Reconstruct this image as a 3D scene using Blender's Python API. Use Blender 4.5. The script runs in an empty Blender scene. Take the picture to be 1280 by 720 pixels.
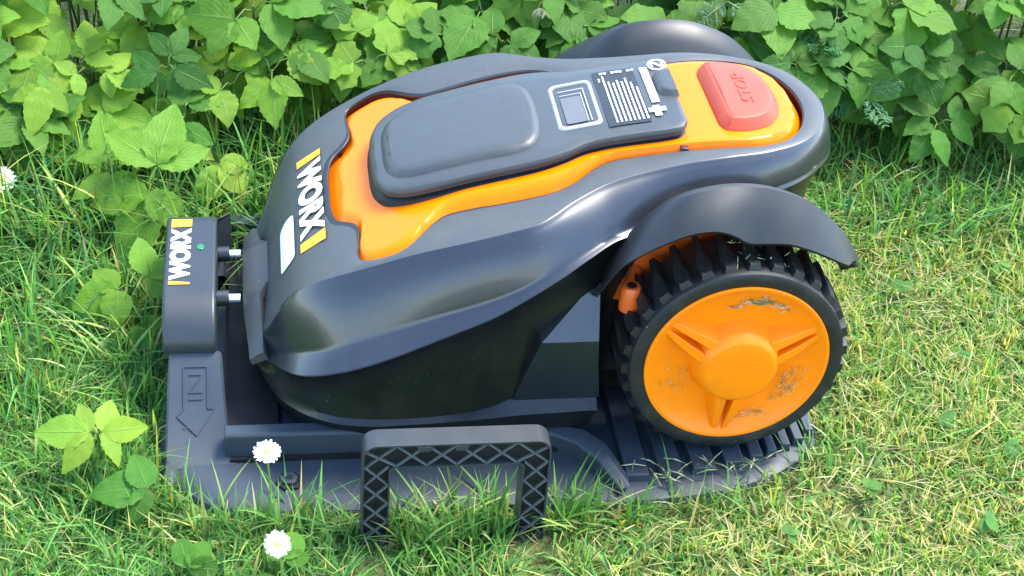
import bpy, bmesh, math, random
import numpy as np
from mathutils import Vector, Matrix

random.seed(7)
rng = np.random.default_rng(11)
S = bpy.context.scene
COL = S.collection

# ------------------------------------------------------------------ camera
cam = bpy.data.cameras.new('camera')
cam.sensor_width = 36.0
cam.lens = 59.01
cam.clip_start = 0.02
cam.clip_end = 500
cob = bpy.data.objects.new('camera', cam)
COL.objects.link(cob)
AZ, EL, RO = -0.1765, 0.6192, 0.0824
f = Vector((-math.sin(AZ) * math.cos(EL), math.cos(AZ) * math.cos(EL), -math.sin(EL)))
r = f.cross(Vector((0, 0, 1))).normalized()
u = r.cross(f)
rr = r * math.cos(RO) + u * math.sin(RO)
uu = -r * math.sin(RO) + u * math.cos(RO)
M3 = Matrix((rr, uu, -f)).transposed()
cob.matrix_world = Matrix.Translation((-0.412, -1.3414, 1.0376)) @ M3.to_4x4()
S.camera = cob

# ------------------------------------------------------------------ light
SUN_EL = math.radians(60)
SUN_AZ = math.radians(66)          # measured from +Y towards +X: from the right, a little behind the mower
W = bpy.data.worlds.new('World')
S.world = W
W.use_nodes = True
wn = W.node_tree.nodes
bg = wn['Background']
sky = wn.new('ShaderNodeTexSky')
sky.sky_type = 'NISHITA'
sky.sun_disc = False
sky.sun_elevation = SUN_EL
sky.sun_rotation = SUN_AZ
sky.air_density = 1.0
sky.dust_density = 0.4
sky.ozone_density = 0.7
W.node_tree.links.new(sky.outputs[0], bg.inputs[0])
bg.inputs[1].default_value = 0.15
sl = bpy.data.lights.new('sun', 'SUN')
sl.energy = 1.9
sl.angle = math.radians(24)
sl.color = (1.0, 0.95, 0.86)
so = bpy.data.objects.new('sun', sl)
COL.objects.link(so)
sd = Vector((math.sin(SUN_AZ) * math.cos(SUN_EL), math.cos(SUN_AZ) * math.cos(SUN_EL), math.sin(SUN_EL)))
so.rotation_euler = sd.to_track_quat('Z', 'Y').to_euler()
so.location = sd * 5
S.view_settings.view_transform = 'Standard'
S.view_settings.look = 'None'
S.view_settings.gamma = 1.0
S.view_settings.use_curve_mapping = False
S.view_settings.exposure = 2.45
S.render.engine = 'CYCLES'
S.cycles.max_bounces = 10
S.cycles.transparent_max_bounces = 8
S.cycles.use_denoising = True
S.cycles.sample_clamp_indirect = 6.0

# ------------------------------------------------------------------ helpers
def tag(o, label=None, cat=None, group=None, kind=None):
    if label: o['label'] = label
    if cat: o['category'] = cat
    if group: o['group'] = group
    if kind: o['kind'] = kind
    return o

def empty(name, loc=(0, 0, 0), rz=0.0):
    o = bpy.data.objects.new(name, None)
    o.empty_display_size = 0.02
    o.location = loc
    o.rotation_euler = (0, 0, rz)
    COL.objects.link(o)
    return o

def mesh_from(name, v, faces, sharp=35, smooth=True):
    me = bpy.data.meshes.new(name)
    me.from_pydata([tuple(map(float, p)) for p in v], [], [tuple(int(i) for i in q) for q in faces])
    bm = bmesh.new()
    bm.from_mesh(me)
    bmesh.ops.remove_doubles(bm, verts=bm.verts, dist=1e-6)
    bmesh.ops.recalc_face_normals(bm, faces=bm.faces)
    bm.to_mesh(me)
    bm.free()
    me.validate()
    if smooth:
        me.polygons.foreach_set('use_smooth', [True] * len(me.polygons))
        me.set_sharp_from_angle(angle=math.radians(sharp))
    return me

def add(name, me, mat, parent=None, loc=None):
    o = bpy.data.objects.new(name, me)
    COL.objects.link(o)
    if mat is not None and not me.materials:
        me.materials.append(mat)
    if parent is not None:
        o.parent = parent
    if loc is not None:
        o.location = loc
    return o

class MB:
    """collects verts and faces of one part"""
    def __init__(s):
        s.v = []; s.f = []
    def raw(s, v, f):
        n = len(s.v)
        s.v += [tuple(p) for p in v]
        s.f += [tuple(i + n for i in q) for q in f]
        return s
    def grid(s, P, wrap_u=False, wrap_v=False):
        P = np.asarray(P, float)
        a, b = P.shape[:2]
        fs = []
        for i in range(a if wrap_u else a - 1):
            for j in range(b if wrap_v else b - 1):
                i2, j2 = (i + 1) % a, (j + 1) % b
                fs.append((i * b + j, i2 * b + j, i2 * b + j2, i * b + j2))
        return s.raw(P.reshape(-1, 3).tolist(), fs)
    def box(s, c, size, rot=None, taper=(1, 1)):
        c = Vector(c); hx, hy, hz = [q / 2 for q in size]
        vs = []
        for z in (-1, 1):
            tx, ty = (1, 1) if z < 0 else taper
            for x, y in ((-1, -1), (1, -1), (1, 1), (-1, 1)):
                p = Vector((x * hx * tx, y * hy * ty, z * hz))
                if rot is not None: p = rot @ p
                vs.append(tuple(c + p))
        return s.raw(vs, [(3, 2, 1, 0), (4, 5, 6, 7), (0, 1, 5, 4), (1, 2, 6, 5), (2, 3, 7, 6), (3, 0, 4, 7)])
    def bar(s, a, b, w, h, up=(0, 0, 1)):
        a, b = Vector(a), Vector(b)
        d = (b - a); L = d.length; d.normalize()
        sx = d.cross(Vector(up)).normalized(); uz = sx.cross(d)
        m = Matrix((d, sx, uz)).transposed()
        return s.box((a + b) / 2, (L, w, h), m)
    def tube(s, pts, rad, n=8, cap=True):
        pts = [Vector(p) for p in pts]
        rads = rad if isinstance(rad, (list, tuple)) else [rad] * len(pts)
        rings = []
        for i, p in enumerate(pts):
            d = (pts[min(i + 1, len(pts) - 1)] - pts[max(i - 1, 0)]).normalized()
            a = d.cross(Vector((0, 0, 1)))
            if a.length < 1e-3: a = d.cross(Vector((1, 0, 0)))
            a.normalize(); b = d.cross(a)
            rings.append([tuple(p + (a * math.cos(t) + b * math.sin(t)) * rads[i]) for t in [2 * math.pi * k / n for k in range(n)]])
        s.grid(rings, wrap_v=True)
        if cap:
            s.raw(rings[0], [tuple(range(n))]); s.raw(rings[-1], [tuple(range(n))])
        return s
    def lathe_y(s, prof, c, n=64):
        """prof: (radius, y) pairs revolved about the Y axis through c"""
        rings = []
        for k in range(n):
            t = 2 * math.pi * k / n
            rings.append([(c[0] + rad * math.cos(t), y, c[2] + rad * math.sin(t)) for rad, y in prof])
        return s.grid(rings, wrap_u=True)
    def prism(s, poly, axis, a, b):
        """closed 2D polygon extruded along an axis; poly gives the other two coordinates in order"""
        n = len(poly)
        def P(p, t):
            return {'x': (t, p[0], p[1]), 'y': (p[0], t, p[1]), 'z': (p[0], p[1], t)}[axis]
        v = [P(p, a) for p in poly] + [P(p, b) for p in poly]
        return s.raw(v, [tuple(range(n)), tuple(range(n, 2 * n))] + [(i, (i + 1) % n, n + (i + 1) % n, n + i) for i in range(n)])
    def build(s, name, mat, parent=None, sharp=35, bevel=0.0, seg=2, angle=40):
        me = mesh_from(name, s.v, s.f, sharp)
        o = add(name, me, mat, parent)
        if bevel:
            m = o.modifiers.new('bevel', 'BEVEL')
            m.width = bevel; m.segments = seg; m.limit_method = 'ANGLE'; m.angle_limit = math.radians(angle)
            m.harden_normals = False
        return o

def pchip(xk, yk, x):
    xk = np.asarray(xk, float); yk = np.asarray(yk, float); x = np.asarray(x, float)
    h = np.diff(xk); d = np.diff(yk) / h
    m = np.zeros(len(xk))
    for i in range(1, len(xk) - 1):
        if d[i - 1] * d[i] > 0:
            w1 = 2 * h[i] + h[i - 1]; w2 = h[i] + 2 * h[i - 1]
            m[i] = (w1 + w2) / (w1 / d[i - 1] + w2 / d[i])
    m[0] = d[0]; m[-1] = d[-1]
    i = np.clip(np.searchsorted(xk, x) - 1, 0, len(xk) - 2)
    t = (x - xk[i]) / h[i]
    return ((1 + 2 * t) * (1 - t) ** 2 * yk[i] + t * (1 - t) ** 2 * h[i] * m[i]
            + t * t * (3 - 2 * t) * yk[i + 1] + t * t * (t - 1) * h[i] * m[i + 1])

def catmull(xk, yk, x):
    xk = np.asarray(xk, float); yk = np.asarray(yk, float); x = np.asarray(x, float)
    m = np.gradient(yk, xk)
    i = np.clip(np.searchsorted(xk, x) - 1, 0, len(xk) - 2)
    h = xk[i + 1] - xk[i]; t = (x - xk[i]) / h
    return ((1 + 2 * t) * (1 - t) ** 2 * yk[i] + t * (1 - t) ** 2 * h * m[i]
            + t * t * (3 - 2 * t) * yk[i + 1] + t * t * (t - 1) * h * m[i + 1])

# ------------------------------------------------------------------ materials
def newmat(name):
    m = bpy.data.materials.new(name)
    m.use_nodes = True
    nt = m.node_tree
    return m, nt, nt.nodes['Principled BSDF']

def plastic(name, col, rough=0.4, var=0.12, grain=0.0, grain_scale=900, dirt=0.0, coat=0.0, spec=0.5, dirt_col=(0.22, 0.20, 0.12), smudge=0.0):
    m, nt, b = newmat(name)
    N, L = nt.nodes, nt.links
    tc = N.new('ShaderNodeTexCoord')
    n1 = N.new('ShaderNodeTexNoise'); n1.inputs['Scale'].default_value = 28; n1.inputs['Detail'].default_value = 6
    L.new(tc.outputs['Object'], n1.inputs['Vector'])
    mr = N.new('ShaderNodeMapRange'); mr.inputs[1].default_value = 0.3; mr.inputs[2].default_value = 0.7
    mr.inputs[3].default_value = rough * (1 - var * 1.4); mr.inputs[4].default_value = rough * (1 + var * 1.4)
    L.new(n1.outputs[0], mr.inputs[0]); L.new(mr.outputs[0], b.inputs['Roughness'])
    rgb = N.new('ShaderNodeMix'); rgb.data_type = 'RGBA'
    rgb.inputs[6].default_value = (*[c * (1 - var) for c in col], 1)
    rgb.inputs[7].default_value = (*[min(1, c * (1 + var)) for c in col], 1)
    L.new(n1.outputs[0], rgb.inputs[0])
    out = rgb.outputs[2]
    if dirt:
        n2 = N.new('ShaderNodeTexNoise'); n2.inputs['Scale'].default_value = 420; n2.inputs['Detail'].default_value = 2
        L.new(tc.outputs['Object'], n2.inputs['Vector'])
        n3 = N.new('ShaderNodeTexNoise'); n3.inputs['Scale'].default_value = 14; n3.inputs['Detail'].default_value = 4
        L.new(tc.outputs['Object'], n3.inputs['Vector'])
        r2 = N.new('ShaderNodeMapRange'); r2.inputs[1].default_value = 0.68; r2.inputs[2].default_value = 0.76
        L.new(n2.outputs[0], r2.inputs[0])
        r3 = N.new('ShaderNodeMapRange'); r3.inputs[1].default_value = 0.42; r3.inputs[2].default_value = 0.7
        r3.inputs[3].default_value = 0.15; r3.inputs[4].default_value = 1
        L.new(n3.outputs[0], r3.inputs[0])
        mu = N.new('ShaderNodeMath'); mu.operation = 'MULTIPLY'
        L.new(r2.outputs[0], mu.inputs[0]); L.new(r3.outputs[0], mu.inputs[1])
        mu2 = N.new('ShaderNodeMath'); mu2.operation = 'MULTIPLY'; mu2.inputs[1].default_value = dirt
        L.new(mu.outputs[0], mu2.inputs[0])
        mx = N.new('ShaderNodeMix'); mx.data_type = 'RGBA'
        L.new(mu2.outputs[0], mx.inputs[0]); L.new(out, mx.inputs[6]); mx.inputs[7].default_value = (*dirt_col, 1)
        out = mx.outputs[2]
    if smudge:
        n5 = N.new('ShaderNodeTexNoise'); n5.inputs['Scale'].default_value = 38; n5.inputs['Detail'].default_value = 9; n5.inputs['Roughness'].default_value = 0.7
        L.new(tc.outputs['Object'], n5.inputs['Vector'])
        r5 = N.new('ShaderNodeMapRange'); r5.inputs[1].default_value = 0.5; r5.inputs[2].default_value = 0.72; r5.inputs[4].default_value = smudge
        L.new(n5.outputs[0], r5.inputs[0])
        m5 = N.new('ShaderNodeMix'); m5.data_type = 'RGBA'
        L.new(r5.outputs[0], m5.inputs[0]); L.new(out, m5.inputs[6]); m5.inputs[7].default_value = (*dirt_col, 1)
        out = m5.outputs[2]
    L.new(out, b.inputs['Base Color'])
    b.inputs['Specular IOR Level'].default_value = spec
    if coat:
        b.inputs['Coat Weight'].default_value = coat
        b.inputs['Coat Roughness'].default_value = 0.08
    if grain:
        n4 = N.new('ShaderNodeTexNoise'); n4.inputs['Scale'].default_value = grain_scale; n4.inputs['Detail'].default_value = 3
        L.new(tc.outputs['Object'], n4.inputs['Vector'])
        bp = N.new('ShaderNodeBump'); bp.inputs['Strength'].default_value = grain; bp.inputs['Distance'].default_value = 0.0006
        L.new(n4.outputs[0], bp.inputs['Height']); L.new(bp.outputs[0], b.inputs['Normal'])
    return m

MAT = dict(
    deck=plastic('deck_plastic', (0.049, 0.053, 0.051), 0.50, 0.12, grain=0.35, dirt=0.45, dirt_col=(.28, .28, .24), smudge=0.04),
    shell=plastic('shell_plastic', (0.007, 0.010, 0.016), 0.33, 0.07, grain=0.05, dirt=0.4, coat=0.2, spec=0.8),
    fender=plastic('fender_plastic', (0.009, 0.011, 0.012), 0.48, 0.07, grain=0.15, dirt=0.35),
    lower=plastic('lower_plastic', (0.005, 0.007, 0.007), 0.33, 0.1, grain=0.08, dirt=0.6, smudge=0.03),
    inner=plastic('inner_shaded_plastic', (0.050, 0.014, 0.010), 0.35, 0.1),  # shading and reflected orange put into the colour as dark maroon
    cover=plastic('cover_plastic', (0.042, 0.047, 0.047), 0.43, 0.12, grain=0.25, dirt=0.4, dirt_col=(.28, .28, .24), smudge=0.03),
    orange=plastic('orange_plastic', (0.90, 0.170, 0.0005), 0.24, 0.04, dirt=0.15, spec=0.17),
    wheelo=plastic('wheel_plastic', (0.92, 0.220, 0.002), 0.36, 0.05, spec=0.25, dirt=0.6, dirt_col=(0.24, 0.15, 0.03), smudge=0.22),
    liner=plastic('liner_plastic', (0.72, 0.115, 0.012), 0.35, 0.06, dirt=0.5),
    red=plastic('red_plastic', (0.42, 0.062, 0.030), 0.42, 0.05, grain=0.05, spec=0.25),
    red_shaded=plastic('red_relief_shading', (0.39, 0.057, 0.028), 0.45, 0.05, spec=0.25),  # darker copy of the button red, carries the letters' relief shading
    rubber=plastic('rubber', (0.006, 0.008, 0.009), 0.55, 0.15, grain=0.2, dirt=0.8, smudge=0.12),
    base=plastic('base_plastic', (0.025, 0.036, 0.048), 0.52, 0.12, grain=0.1, dirt=0.5, smudge=0.18, dirt_col=(0.07, 0.066, 0.048)),
    tower=plastic('tower_plastic', (0.020, 0.026, 0.030), 0.42, 0.08, grain=0.12, dirt=0.2),
    bracket=plastic('bracket_plastic', (0.030, 0.034, 0.036), 0.42, 0.12, grain=0.1, dirt=0.25),
    black=plastic('black_and_shadow', (0.004, 0.004, 0.005), 0.6, 0.1),  # black parts, also the shadow painted into gaps and recesses
    rib=plastic('rib_plastic', (0.11, 0.12, 0.12), 0.45, 0.1),
    white=plastic('white_print', (0.86, 0.85, 0.83), 0.45, 0.02),
    yellow=plastic('yellow_print', (0.85, 0.36, 0.01), 0.45, 0.03),
    frame=plastic('frame_plastic', (0.36, 0.36, 0.35), 0.25, 0.06),
    screen=plastic('screen_glass', (0.012, 0.018, 0.028), 0.3, 0.2),
    screen2=plastic('screen_step', (0.10, 0.10, 0.10), 0.4, 0.2),
    led=plastic('led_green', (0.01, 0.16, 0.06), 0.15, 0.1),
    straw=plastic('dry_grass', (0.30, 0.26, 0.12), 0.7, 0.3),
)
mm, nt, b = newmat('pin_metal')
b.inputs['Base Color'].default_value = (0.85, 0.85, 0.83, 1); b.inputs['Metallic'].default_value = 0.6; b.inputs['Roughness'].default_value = 0.35
MAT['metal'] = mm

def foliage(name, attr=None, tint=(0.06, 0.16, 0.02), rough=0.45, trans=0.35, veins=False, bump=0.0):
    """leaf material: colour from the object's own colour or a point attribute, thin and translucent"""
    m, nt, b = newmat(name)
    N, L = nt.nodes, nt.links
    if attr:
        a = N.new('ShaderNodeAttribute'); a.attribute_name = attr; colr = a.outputs['Color']
    else:
        a = N.new('ShaderNodeObjectInfo'); colr = a.outputs['Color']
    out = colr
    if veins:
        uv = N.new('ShaderNodeUVMap')
        sep = N.new('ShaderNodeSeparateXYZ'); L.new(uv.outputs[0], sep.inputs[0])
        ab = N.new('ShaderNodeMath'); ab.operation = 'ABSOLUTE'; L.new(sep.outputs[0], ab.inputs[0])
        k = N.new('ShaderNodeMath'); k.operation = 'MULTIPLY'; k.inputs[1].default_value = 0.55; L.new(ab.outputs[0], k.inputs[0])
        sb = N.new('ShaderNodeMath'); sb.operation = 'SUBTRACT'; L.new(sep.outputs[1], sb.inputs[0]); L.new(k.outputs[0], sb.inputs[1])
        ml = N.new('ShaderNodeMath'); ml.operation = 'MULTIPLY'; ml.inputs[1].default_value = 7.0; L.new(sb.outputs[0], ml.inputs[0])
        fr = N.new('ShaderNodeMath'); fr.operation = 'PINGPONG'; fr.inputs[1].default_value = 0.5; L.new(ml.outputs[0], fr.inputs[0])
        v1 = N.new('ShaderNodeMapRange'); v1.inputs[1].default_value = 0.0; v1.inputs[2].default_value = 0.10; v1.inputs[3].default_value = 1; v1.inputs[4].default_value = 0
        L.new(fr.outputs[0], v1.inputs[0])
        v2 = N.new('ShaderNodeMapRange'); v2.inputs[1].default_value = 0.02; v2.inputs[2].default_value = 0.07; v2.inputs[3].default_value = 1; v2.inputs[4].default_value = 0
        L.new(ab.outputs[0], v2.inputs[0])
        mxv = N.new('ShaderNodeMath'); mxv.operation = 'MAXIMUM'; L.new(v1.outputs[0], mxv.inputs[0]); L.new(v2.outputs[0], mxv.inputs[1])
        tcn = N.new('ShaderNodeTexCoord')
        nz = N.new('ShaderNodeTexNoise'); nz.inputs['Scale'].default_value = 60; nz.inputs['Detail'].default_value = 5
        L.new(tcn.outputs['Object'], nz.inputs['Vector'])
        hs = N.new('ShaderNodeHueSaturation')
        vr = N.new('ShaderNodeMapRange'); vr.inputs[1].default_value = 0.3; vr.inputs[2].default_value = 0.7; vr.inputs[3].default_value = 0.78; vr.inputs[4].default_value = 1.2
        L.new(nz.outputs[0], vr.inputs[0]); L.new(vr.outputs[0], hs.inputs['Value']); L.new(colr, hs.inputs['Color'])
        light = N.new('ShaderNodeMix'); light.data_type = 'RGBA'; light.blend_type = 'MIX'
        sc = N.new('ShaderNodeMath'); sc.operation = 'MULTIPLY'; sc.inputs[1].default_value = 0.30; L.new(mxv.outputs[0], sc.inputs[0])
        L.new(sc.outputs[0], light.inputs[0]); L.new(hs.outputs[0], light.inputs[6])
        light.inputs[7].default_value = (0.22, 0.34, 0.09, 1)
        out = light.outputs[2]
        bp = N.new('ShaderNodeBump'); bp.inputs['Strength'].default_value = 0.5; bp.inputs['Distance'].default_value = 0.0015; bp.invert = True
        add_ = N.new('ShaderNodeMath'); add_.operation = 'ADD'; L.new(mxv.outputs[0], add_.inputs[0]); L.new(nz.outputs[0], add_.inputs[1])
        L.new(add_.outputs[0], bp.inputs['Height']); L.new(bp.outputs[0], b.inputs['Normal'])
    L.new(out, b.inputs['Base Color'])
    b.inputs['Roughness'].default_value = rough
    b.inputs['Specular IOR Level'].default_value = 0.25
    tr = N.new('ShaderNodeBsdfTranslucent')
    gm = N.new('ShaderNodeMix'); gm.data_type = 'RGBA'; gm.blend_type = 'MULTIPLY'; gm.inputs[0].default_value = 1
    L.new(out, gm.inputs[6]); gm.inputs[7].default_value = (1.9, 1.7, 0.7, 1); gm.clamp_result = False
    L.new(gm.outputs[2], tr.inputs['Color'])
    ms = N.new('ShaderNodeMixShader'); ms.inputs[0].default_value = trans
    L.new(b.outputs[0], ms.inputs[1]); L.new(tr.outputs[0], ms.inputs[2])
    L.new(ms.outputs[0], N['Material Output'].inputs['Surface'])
    return m

MAT['leaf'] = foliage('leaf', veins=True, trans=0.36)
MAT['frond'] = foliage('frond', trans=0.3)
MAT['stalk'] = foliage('stalk', trans=0.15)
MAT['grass'] = foliage('grass', attr='bcol', trans=0.34, rough=0.65)
MAT['petal'] = foliage('petal', trans=0.3)

# ------------------------------------------------------------------ ground
m, nt, b = newmat('soil_and_moss')
N, L = nt.nodes, nt.links
tc = N.new('ShaderNodeTexCoord')
n1 = N.new('ShaderNodeTexNoise'); n1.inputs['Scale'].default_value = 9; n1.inputs['Detail'].default_value = 10; n1.inputs['Roughness'].default_value = 0.75
n2 = N.new('ShaderNodeTexNoise'); n2.inputs['Scale'].default_value = 130; n2.inputs['Detail'].default_value = 8
L.new(tc.outputs['Object'], n1.inputs['Vector']); L.new(tc.outputs['Object'], n2.inputs['Vector'])
cr = N.new('ShaderNodeValToRGB')
cr.color_ramp.elements[0].position = 0.33; cr.color_ramp.elements[0].color = (0.045, 0.04, 0.018, 1)
cr.color_ramp.elements[1].position = 0.62; cr.color_ramp.elements[1].color = (0.07, 0.12, 0.02, 1)
e = cr.color_ramp.elements.new(0.5); e.color = (0.10, 0.10, 0.03, 1)
mxn = N.new('ShaderNodeMath'); mxn.operation = 'MULTIPLY_ADD'; mxn.inputs[1].default_value = 0.6; 
L.new(n2.outputs[0], mxn.inputs[0])
sc_ = N.new('ShaderNodeMath'); sc_.operation = 'MULTIPLY'; sc_.inputs[1].default_value = 0.4
L.new(n1.outputs[0], sc_.inputs[0]); L.new(sc_.outputs[0], mxn.inputs[2])
L.new(mxn.outputs[0], cr.inputs[0]); L.new(cr.outputs[0], b.inputs['Base Color'])
b.inputs['Roughness'].default_value = 0.9
bp = N.new('ShaderNodeBump'); bp.inputs['Distance'].default_value = 0.01; bp.inputs['Strength'].default_value = 0.8
L.new(n2.outputs[0], bp.inputs['Height']); L.new(bp.outputs[0], b.inputs['Normal'])
MAT['soil'] = m
g = MB().raw([(-80, -80, 0), (80, -80, 0), (80, 80, 0), (-80, 80, 0)], [(0, 1, 2, 3)]).build('ground', MAT['soil'])
tag(g, 'soil and moss ground under the lawn', 'ground', kind='structure')

# ================================================================== ROBOT MOWER
mower = empty('robot_mower', (0, 0, 0))
tag(mower, 'black and orange robot lawn mower docked at its charging station', 'robot mower')

ZX = [-.50, -.4365, -.425, -.413, -.403, -.395, -.381, -.332, -.268, -.158, -.083, .013, .1, .2]
ZZ = [.02, .060, .080, .101, .1300, .1475, .165, .195, .222, .251, .266, .277, .2775, .276]
def zd(x):
    return pchip(ZX, ZZ, x)

def rowcurve(ctrl, us):
    """smooth curve through control points (u,x,y,z), mirrored at both ends so that it crosses the mid-plane square"""
    c = np.array(ctrl, float)
    lo = c[1:4][::-1] * [-1, 1, -1, 1]
    hi = c[-4:-1][::-1].copy()
    hi[:, 0] = 24 - hi[:, 0]; hi[:, 2] *= -1
    c = np.vstack([lo, c, hi])
    return np.stack([pchip(c[:, 0], c[:, k], us) if k == 3 else catmull(c[:, 0], c[:, k], us) for k in (1, 2, 3)], 1)

US = np.linspace(0, 12, 145)
A_ = [(0, -.354, 0), (.6, -.353, -.035), (1, -.348, -.055), (1.3, -.336, -.068), (1.55, -.331, -.08), (1.8, -.3315, -.1), (2.05, -.333, -.118),
      (2.3, -.331, -.130), (2.65, -.319, -.1385), (2.95, -.304, -.1415), (3.25, -.290, -.136), (3.55, -.275, -.120), (3.8, -.262, -.109), (4.3, -.236, -.107),
      (4.85, -.211, -.110), (5.4, -.182, -.111), (5.85, -.16, -.109), (6.25, -.141, -.1), (6.5, -.127, -.088), (6.8, -.114, -.080), (7.4, -.084, -.077),
      (8.35, -.036, -.079), (9.15, .004, -.081), (9.8, .038, -.078), (10.3, .059, -.068), (10.8, .074, -.050), (11.4, .084, -.025), (12, .087, 0)]
A_ = [(q[0], q[1], q[2], float(zd(q[1]))) for q in A_]
B_ = [(0, -.4365, 0), (.35, -.4345, -.045), (.65, -.426, -.080), (.9, -.4115, -.1030), (1.15, -.3970, -.1170), (1.5, -.3760, -.1310), (1.95, -.3576, -.1390), (2.8, -.3148, -.1505),
      (3.3, -.2883, -.1545), (4.07, -.2494, -.159), (4.85, -.2098, -.1595), (5.35, -.1832, -.1565), (5.75, -.1657, -.1464), (6, -.1546, -.1375), (6.4, -.1339, -.1245),
      (6.8, -.1155, -.1155), (7.3, -.0898, -.1085), (8, -.0519, -.1025), (9, -.0015, -.0980), (9.9, .0415, -.0885), (10.4, .068, -.0761), (10.9, .0891, -.0564),
      (11.4, .1011, -.0316), (12, .107, 0)]
B_ = [(q[0], q[1], q[2], float(zd(q[1])) + .001) for q in B_]
C_ = [(0, -.436, 0, .060), (.5, -.431, -.055, .060), (.8, -.4205, -.090, .066), (1, -.4109, -.115, .0812), (1.25, -.401, -.137, .0965), (1.6, -.376, -.162, .1176),
      (2.3, -.3387, -.174, .1355), (3, -.3022, -.177, .1507), (3.75, -.265, -.178, .1643), (4.5, -.2279, -.178, .1771), (5.05, -.2011, -.177, .1877), (5.35, -.1861, -.176, .196),
      (5.95, -.157, -.170, .2123), (6.3, -.1388, -.162, .2199), (6.75, -.117, -.151, .2271), (7.15, -.0971, -.142, .2305), (8, -.05, -.124, .2345), (9, .0, -.115, .2405),
      (10, .040, -.105, .2455), (10.5, .066, -.0925, .2485), (11, .0895, -.0715, .2500), (11.5, .1095, -.042, .2475), (12, .118, 0, .2455)]
D_ = [(0, -.438, 0, .055), (.5, -.433, -.06, .056), (.8, -.4205, -.098, .064), (1.05, -.4062, -.143, .0880), (1.4, -.389, -.174, .1023), (1.75, -.3698, -.186, .1103),
      (2.1, -.3497, -.189, .1156), (2.8, -.3145, -.191, .1284), (3.75, -.2658, -.192, .1514), (4.7, -.2172, -.190, .1736), (5.3, -.1891, -.186, .1897), (5.95, -.1578, -.178, .2070),
      (6.4, -.1348, -.168, .2185), (6.85, -.1107, -.155, .2265), (7.2, -.0919, -.1465, .2285), (8, -.05, -.1255, .2325), (9, .0, -.1165, .2385), (10, .0405, -.1065, .2435),
      (10.5, .0668, -.0938, .2465), (11, .0905, -.0725, .2480), (11.5, .1108, -.0428, .2455), (12, .1193, 0, .2435)]
F_ = [(0, -.432, 0, .050), (.5, -.429, -.06, .051), (.85, -.4223, -.095, .0517), (1.05, -.4094, -.127, .0513), (1.4, -.3888, -.153, .051), (1.9, -.3634, -.170, .0528),
      (2.5, -.3328, -.178, .0526), (3.4, -.2858, -.178, .0516), (4.1, -.2469, -.176, .0531), (4.75, -.2147, -.174, .0587), (5.15, -.1943, -.172, .0661), (5.9, -.154, -.170, .0672),
      (6.55, -.1225, -.1685, .0678), (6.7, -.1157, -.168, .0679), (6.76, -.1150, -.164, .068), (7.0, -.1145, -.140, .068), (7.15, -.112, -.127, .068), (8, -.05, -.124, .068), (9, 0, -.124, .068), (10, .045, -.119, .075),
      (10.6, .072, -.095, .08), (11.2, .088, -.055, .08), (12, .096, 0, .08)]
G_ = [(0, -.437, 0, .047), (.5, -.432, -.065, .048), (.85, -.4209, -.102, .0487), (1.05, -.4095, -.132, .0487), (1.4, -.389, -.159, .0494), (1.9, -.3637, -.177, .0503),
      (2.5, -.3333, -.186, .0510), (3.4, -.2864, -.186, .0509), (4.4, -.2339, -.184, .0521), (5.4, -.1808, -.183, .0560), (6.55, -.1225, -.1805, .0567), (6.7, -.1154, -.180, .0568), (6.76, -.1147, -.174, .0565), (7.0, -.1142, -.142, .053),
      (7.15, -.112, -.128, .053), (8, -.05, -.125, .053), (9, 0, -.125, .053), (10, .045, -.120, .053), (10.6, .070, -.095, .055), (11.2, .086, -.055, .055), (12, .093, 0, .055)]
rA, rB, rC, rD, rF, rG = [rowcurve(q, US) for q in (A_, B_, C_, D_, F_, G_)]
fsh = np.interp(US, [0, 3.8, 4.8, 12], [1, 1, 0, 0])
rF[:, 1] -= .003 * fsh; rF[:, 2] += .0026 * fsh; rF[:, 1] = np.minimum(rF[:, 1], 0)
rF[0, 1] = rF[-1, 1] = 0
wide = np.interp(US, [0, 1.2, 2.2, 5.2, 6.8, 12], [0, 0, .008, .008, 0, 0])
for R_ in (rC, rD):
    R_[:, 1] -= wide; R_[:, 2] += wide * .77; R_[:, 0] -= wide * .1
rA[:, 2] = zd(rA[:, 0]); rB[:, 2] = zd(rB[:, 0]) + .001

def mirror_grid(mb, rows):
    """rows: list of (n,3) arrays on the near side; adds near and far halves"""
    P = np.stack(rows, 0)
    mb.grid(P)
    Q = P.copy(); Q[:, :, 1] *= -1
    mb.grid(Q)
    return mb

def plan_normal(R):
    t = np.gradient(R[:, :2], axis=0)
    n = np.stack([t[:, 1], -t[:, 0]], 1)
    n /= np.linalg.norm(n, axis=1, keepdims=True) + 1e-9
    return n      # points outwards on the near side for rows running nose to tail

nA, nB, nC = plan_normal(rA), plan_normal(rB), plan_normal(rC)
if nB[70, 1] > 0: nA, nB, nC = -nA, -nB, -nC
def off(R, n, o, dz):
    Q = R.copy(); Q[:, :2] += n * o; Q[:, 2] += dz
    return Q
# top deck: rolled inner lip, matte surface, outer edge
rows = [off(rA, nA, .004, -.030), off(rA, nA, .0015, -.005), off(rA, nA, .0000, -.0016), off(rA, nA, .0006, -.0004), off(rA, nA, .0018, 0)]
inner_rows = [rows[0], rows[1]]
for t in np.linspace(0.08, 1, 9)[:-1]:
    Q = rA * (1 - t) + rB * t
    Q[:, 2] = zd(Q[:, 0]) + .001 * t + .0012 * math.sin(math.pi * t)
    rows.append(Q)
rows.append(rB)
mirror_grid(MB(), rows[1:6]).build('rim_bead', MAT['fender'], mower, 60)
deck = mirror_grid(MB(), rows[5:]).build('top_deck', MAT['deck'], mower, 50)
mirror_grid(MB(), inner_rows).build('deck_inner_wall', MAT['inner'], mower, 50)
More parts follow.
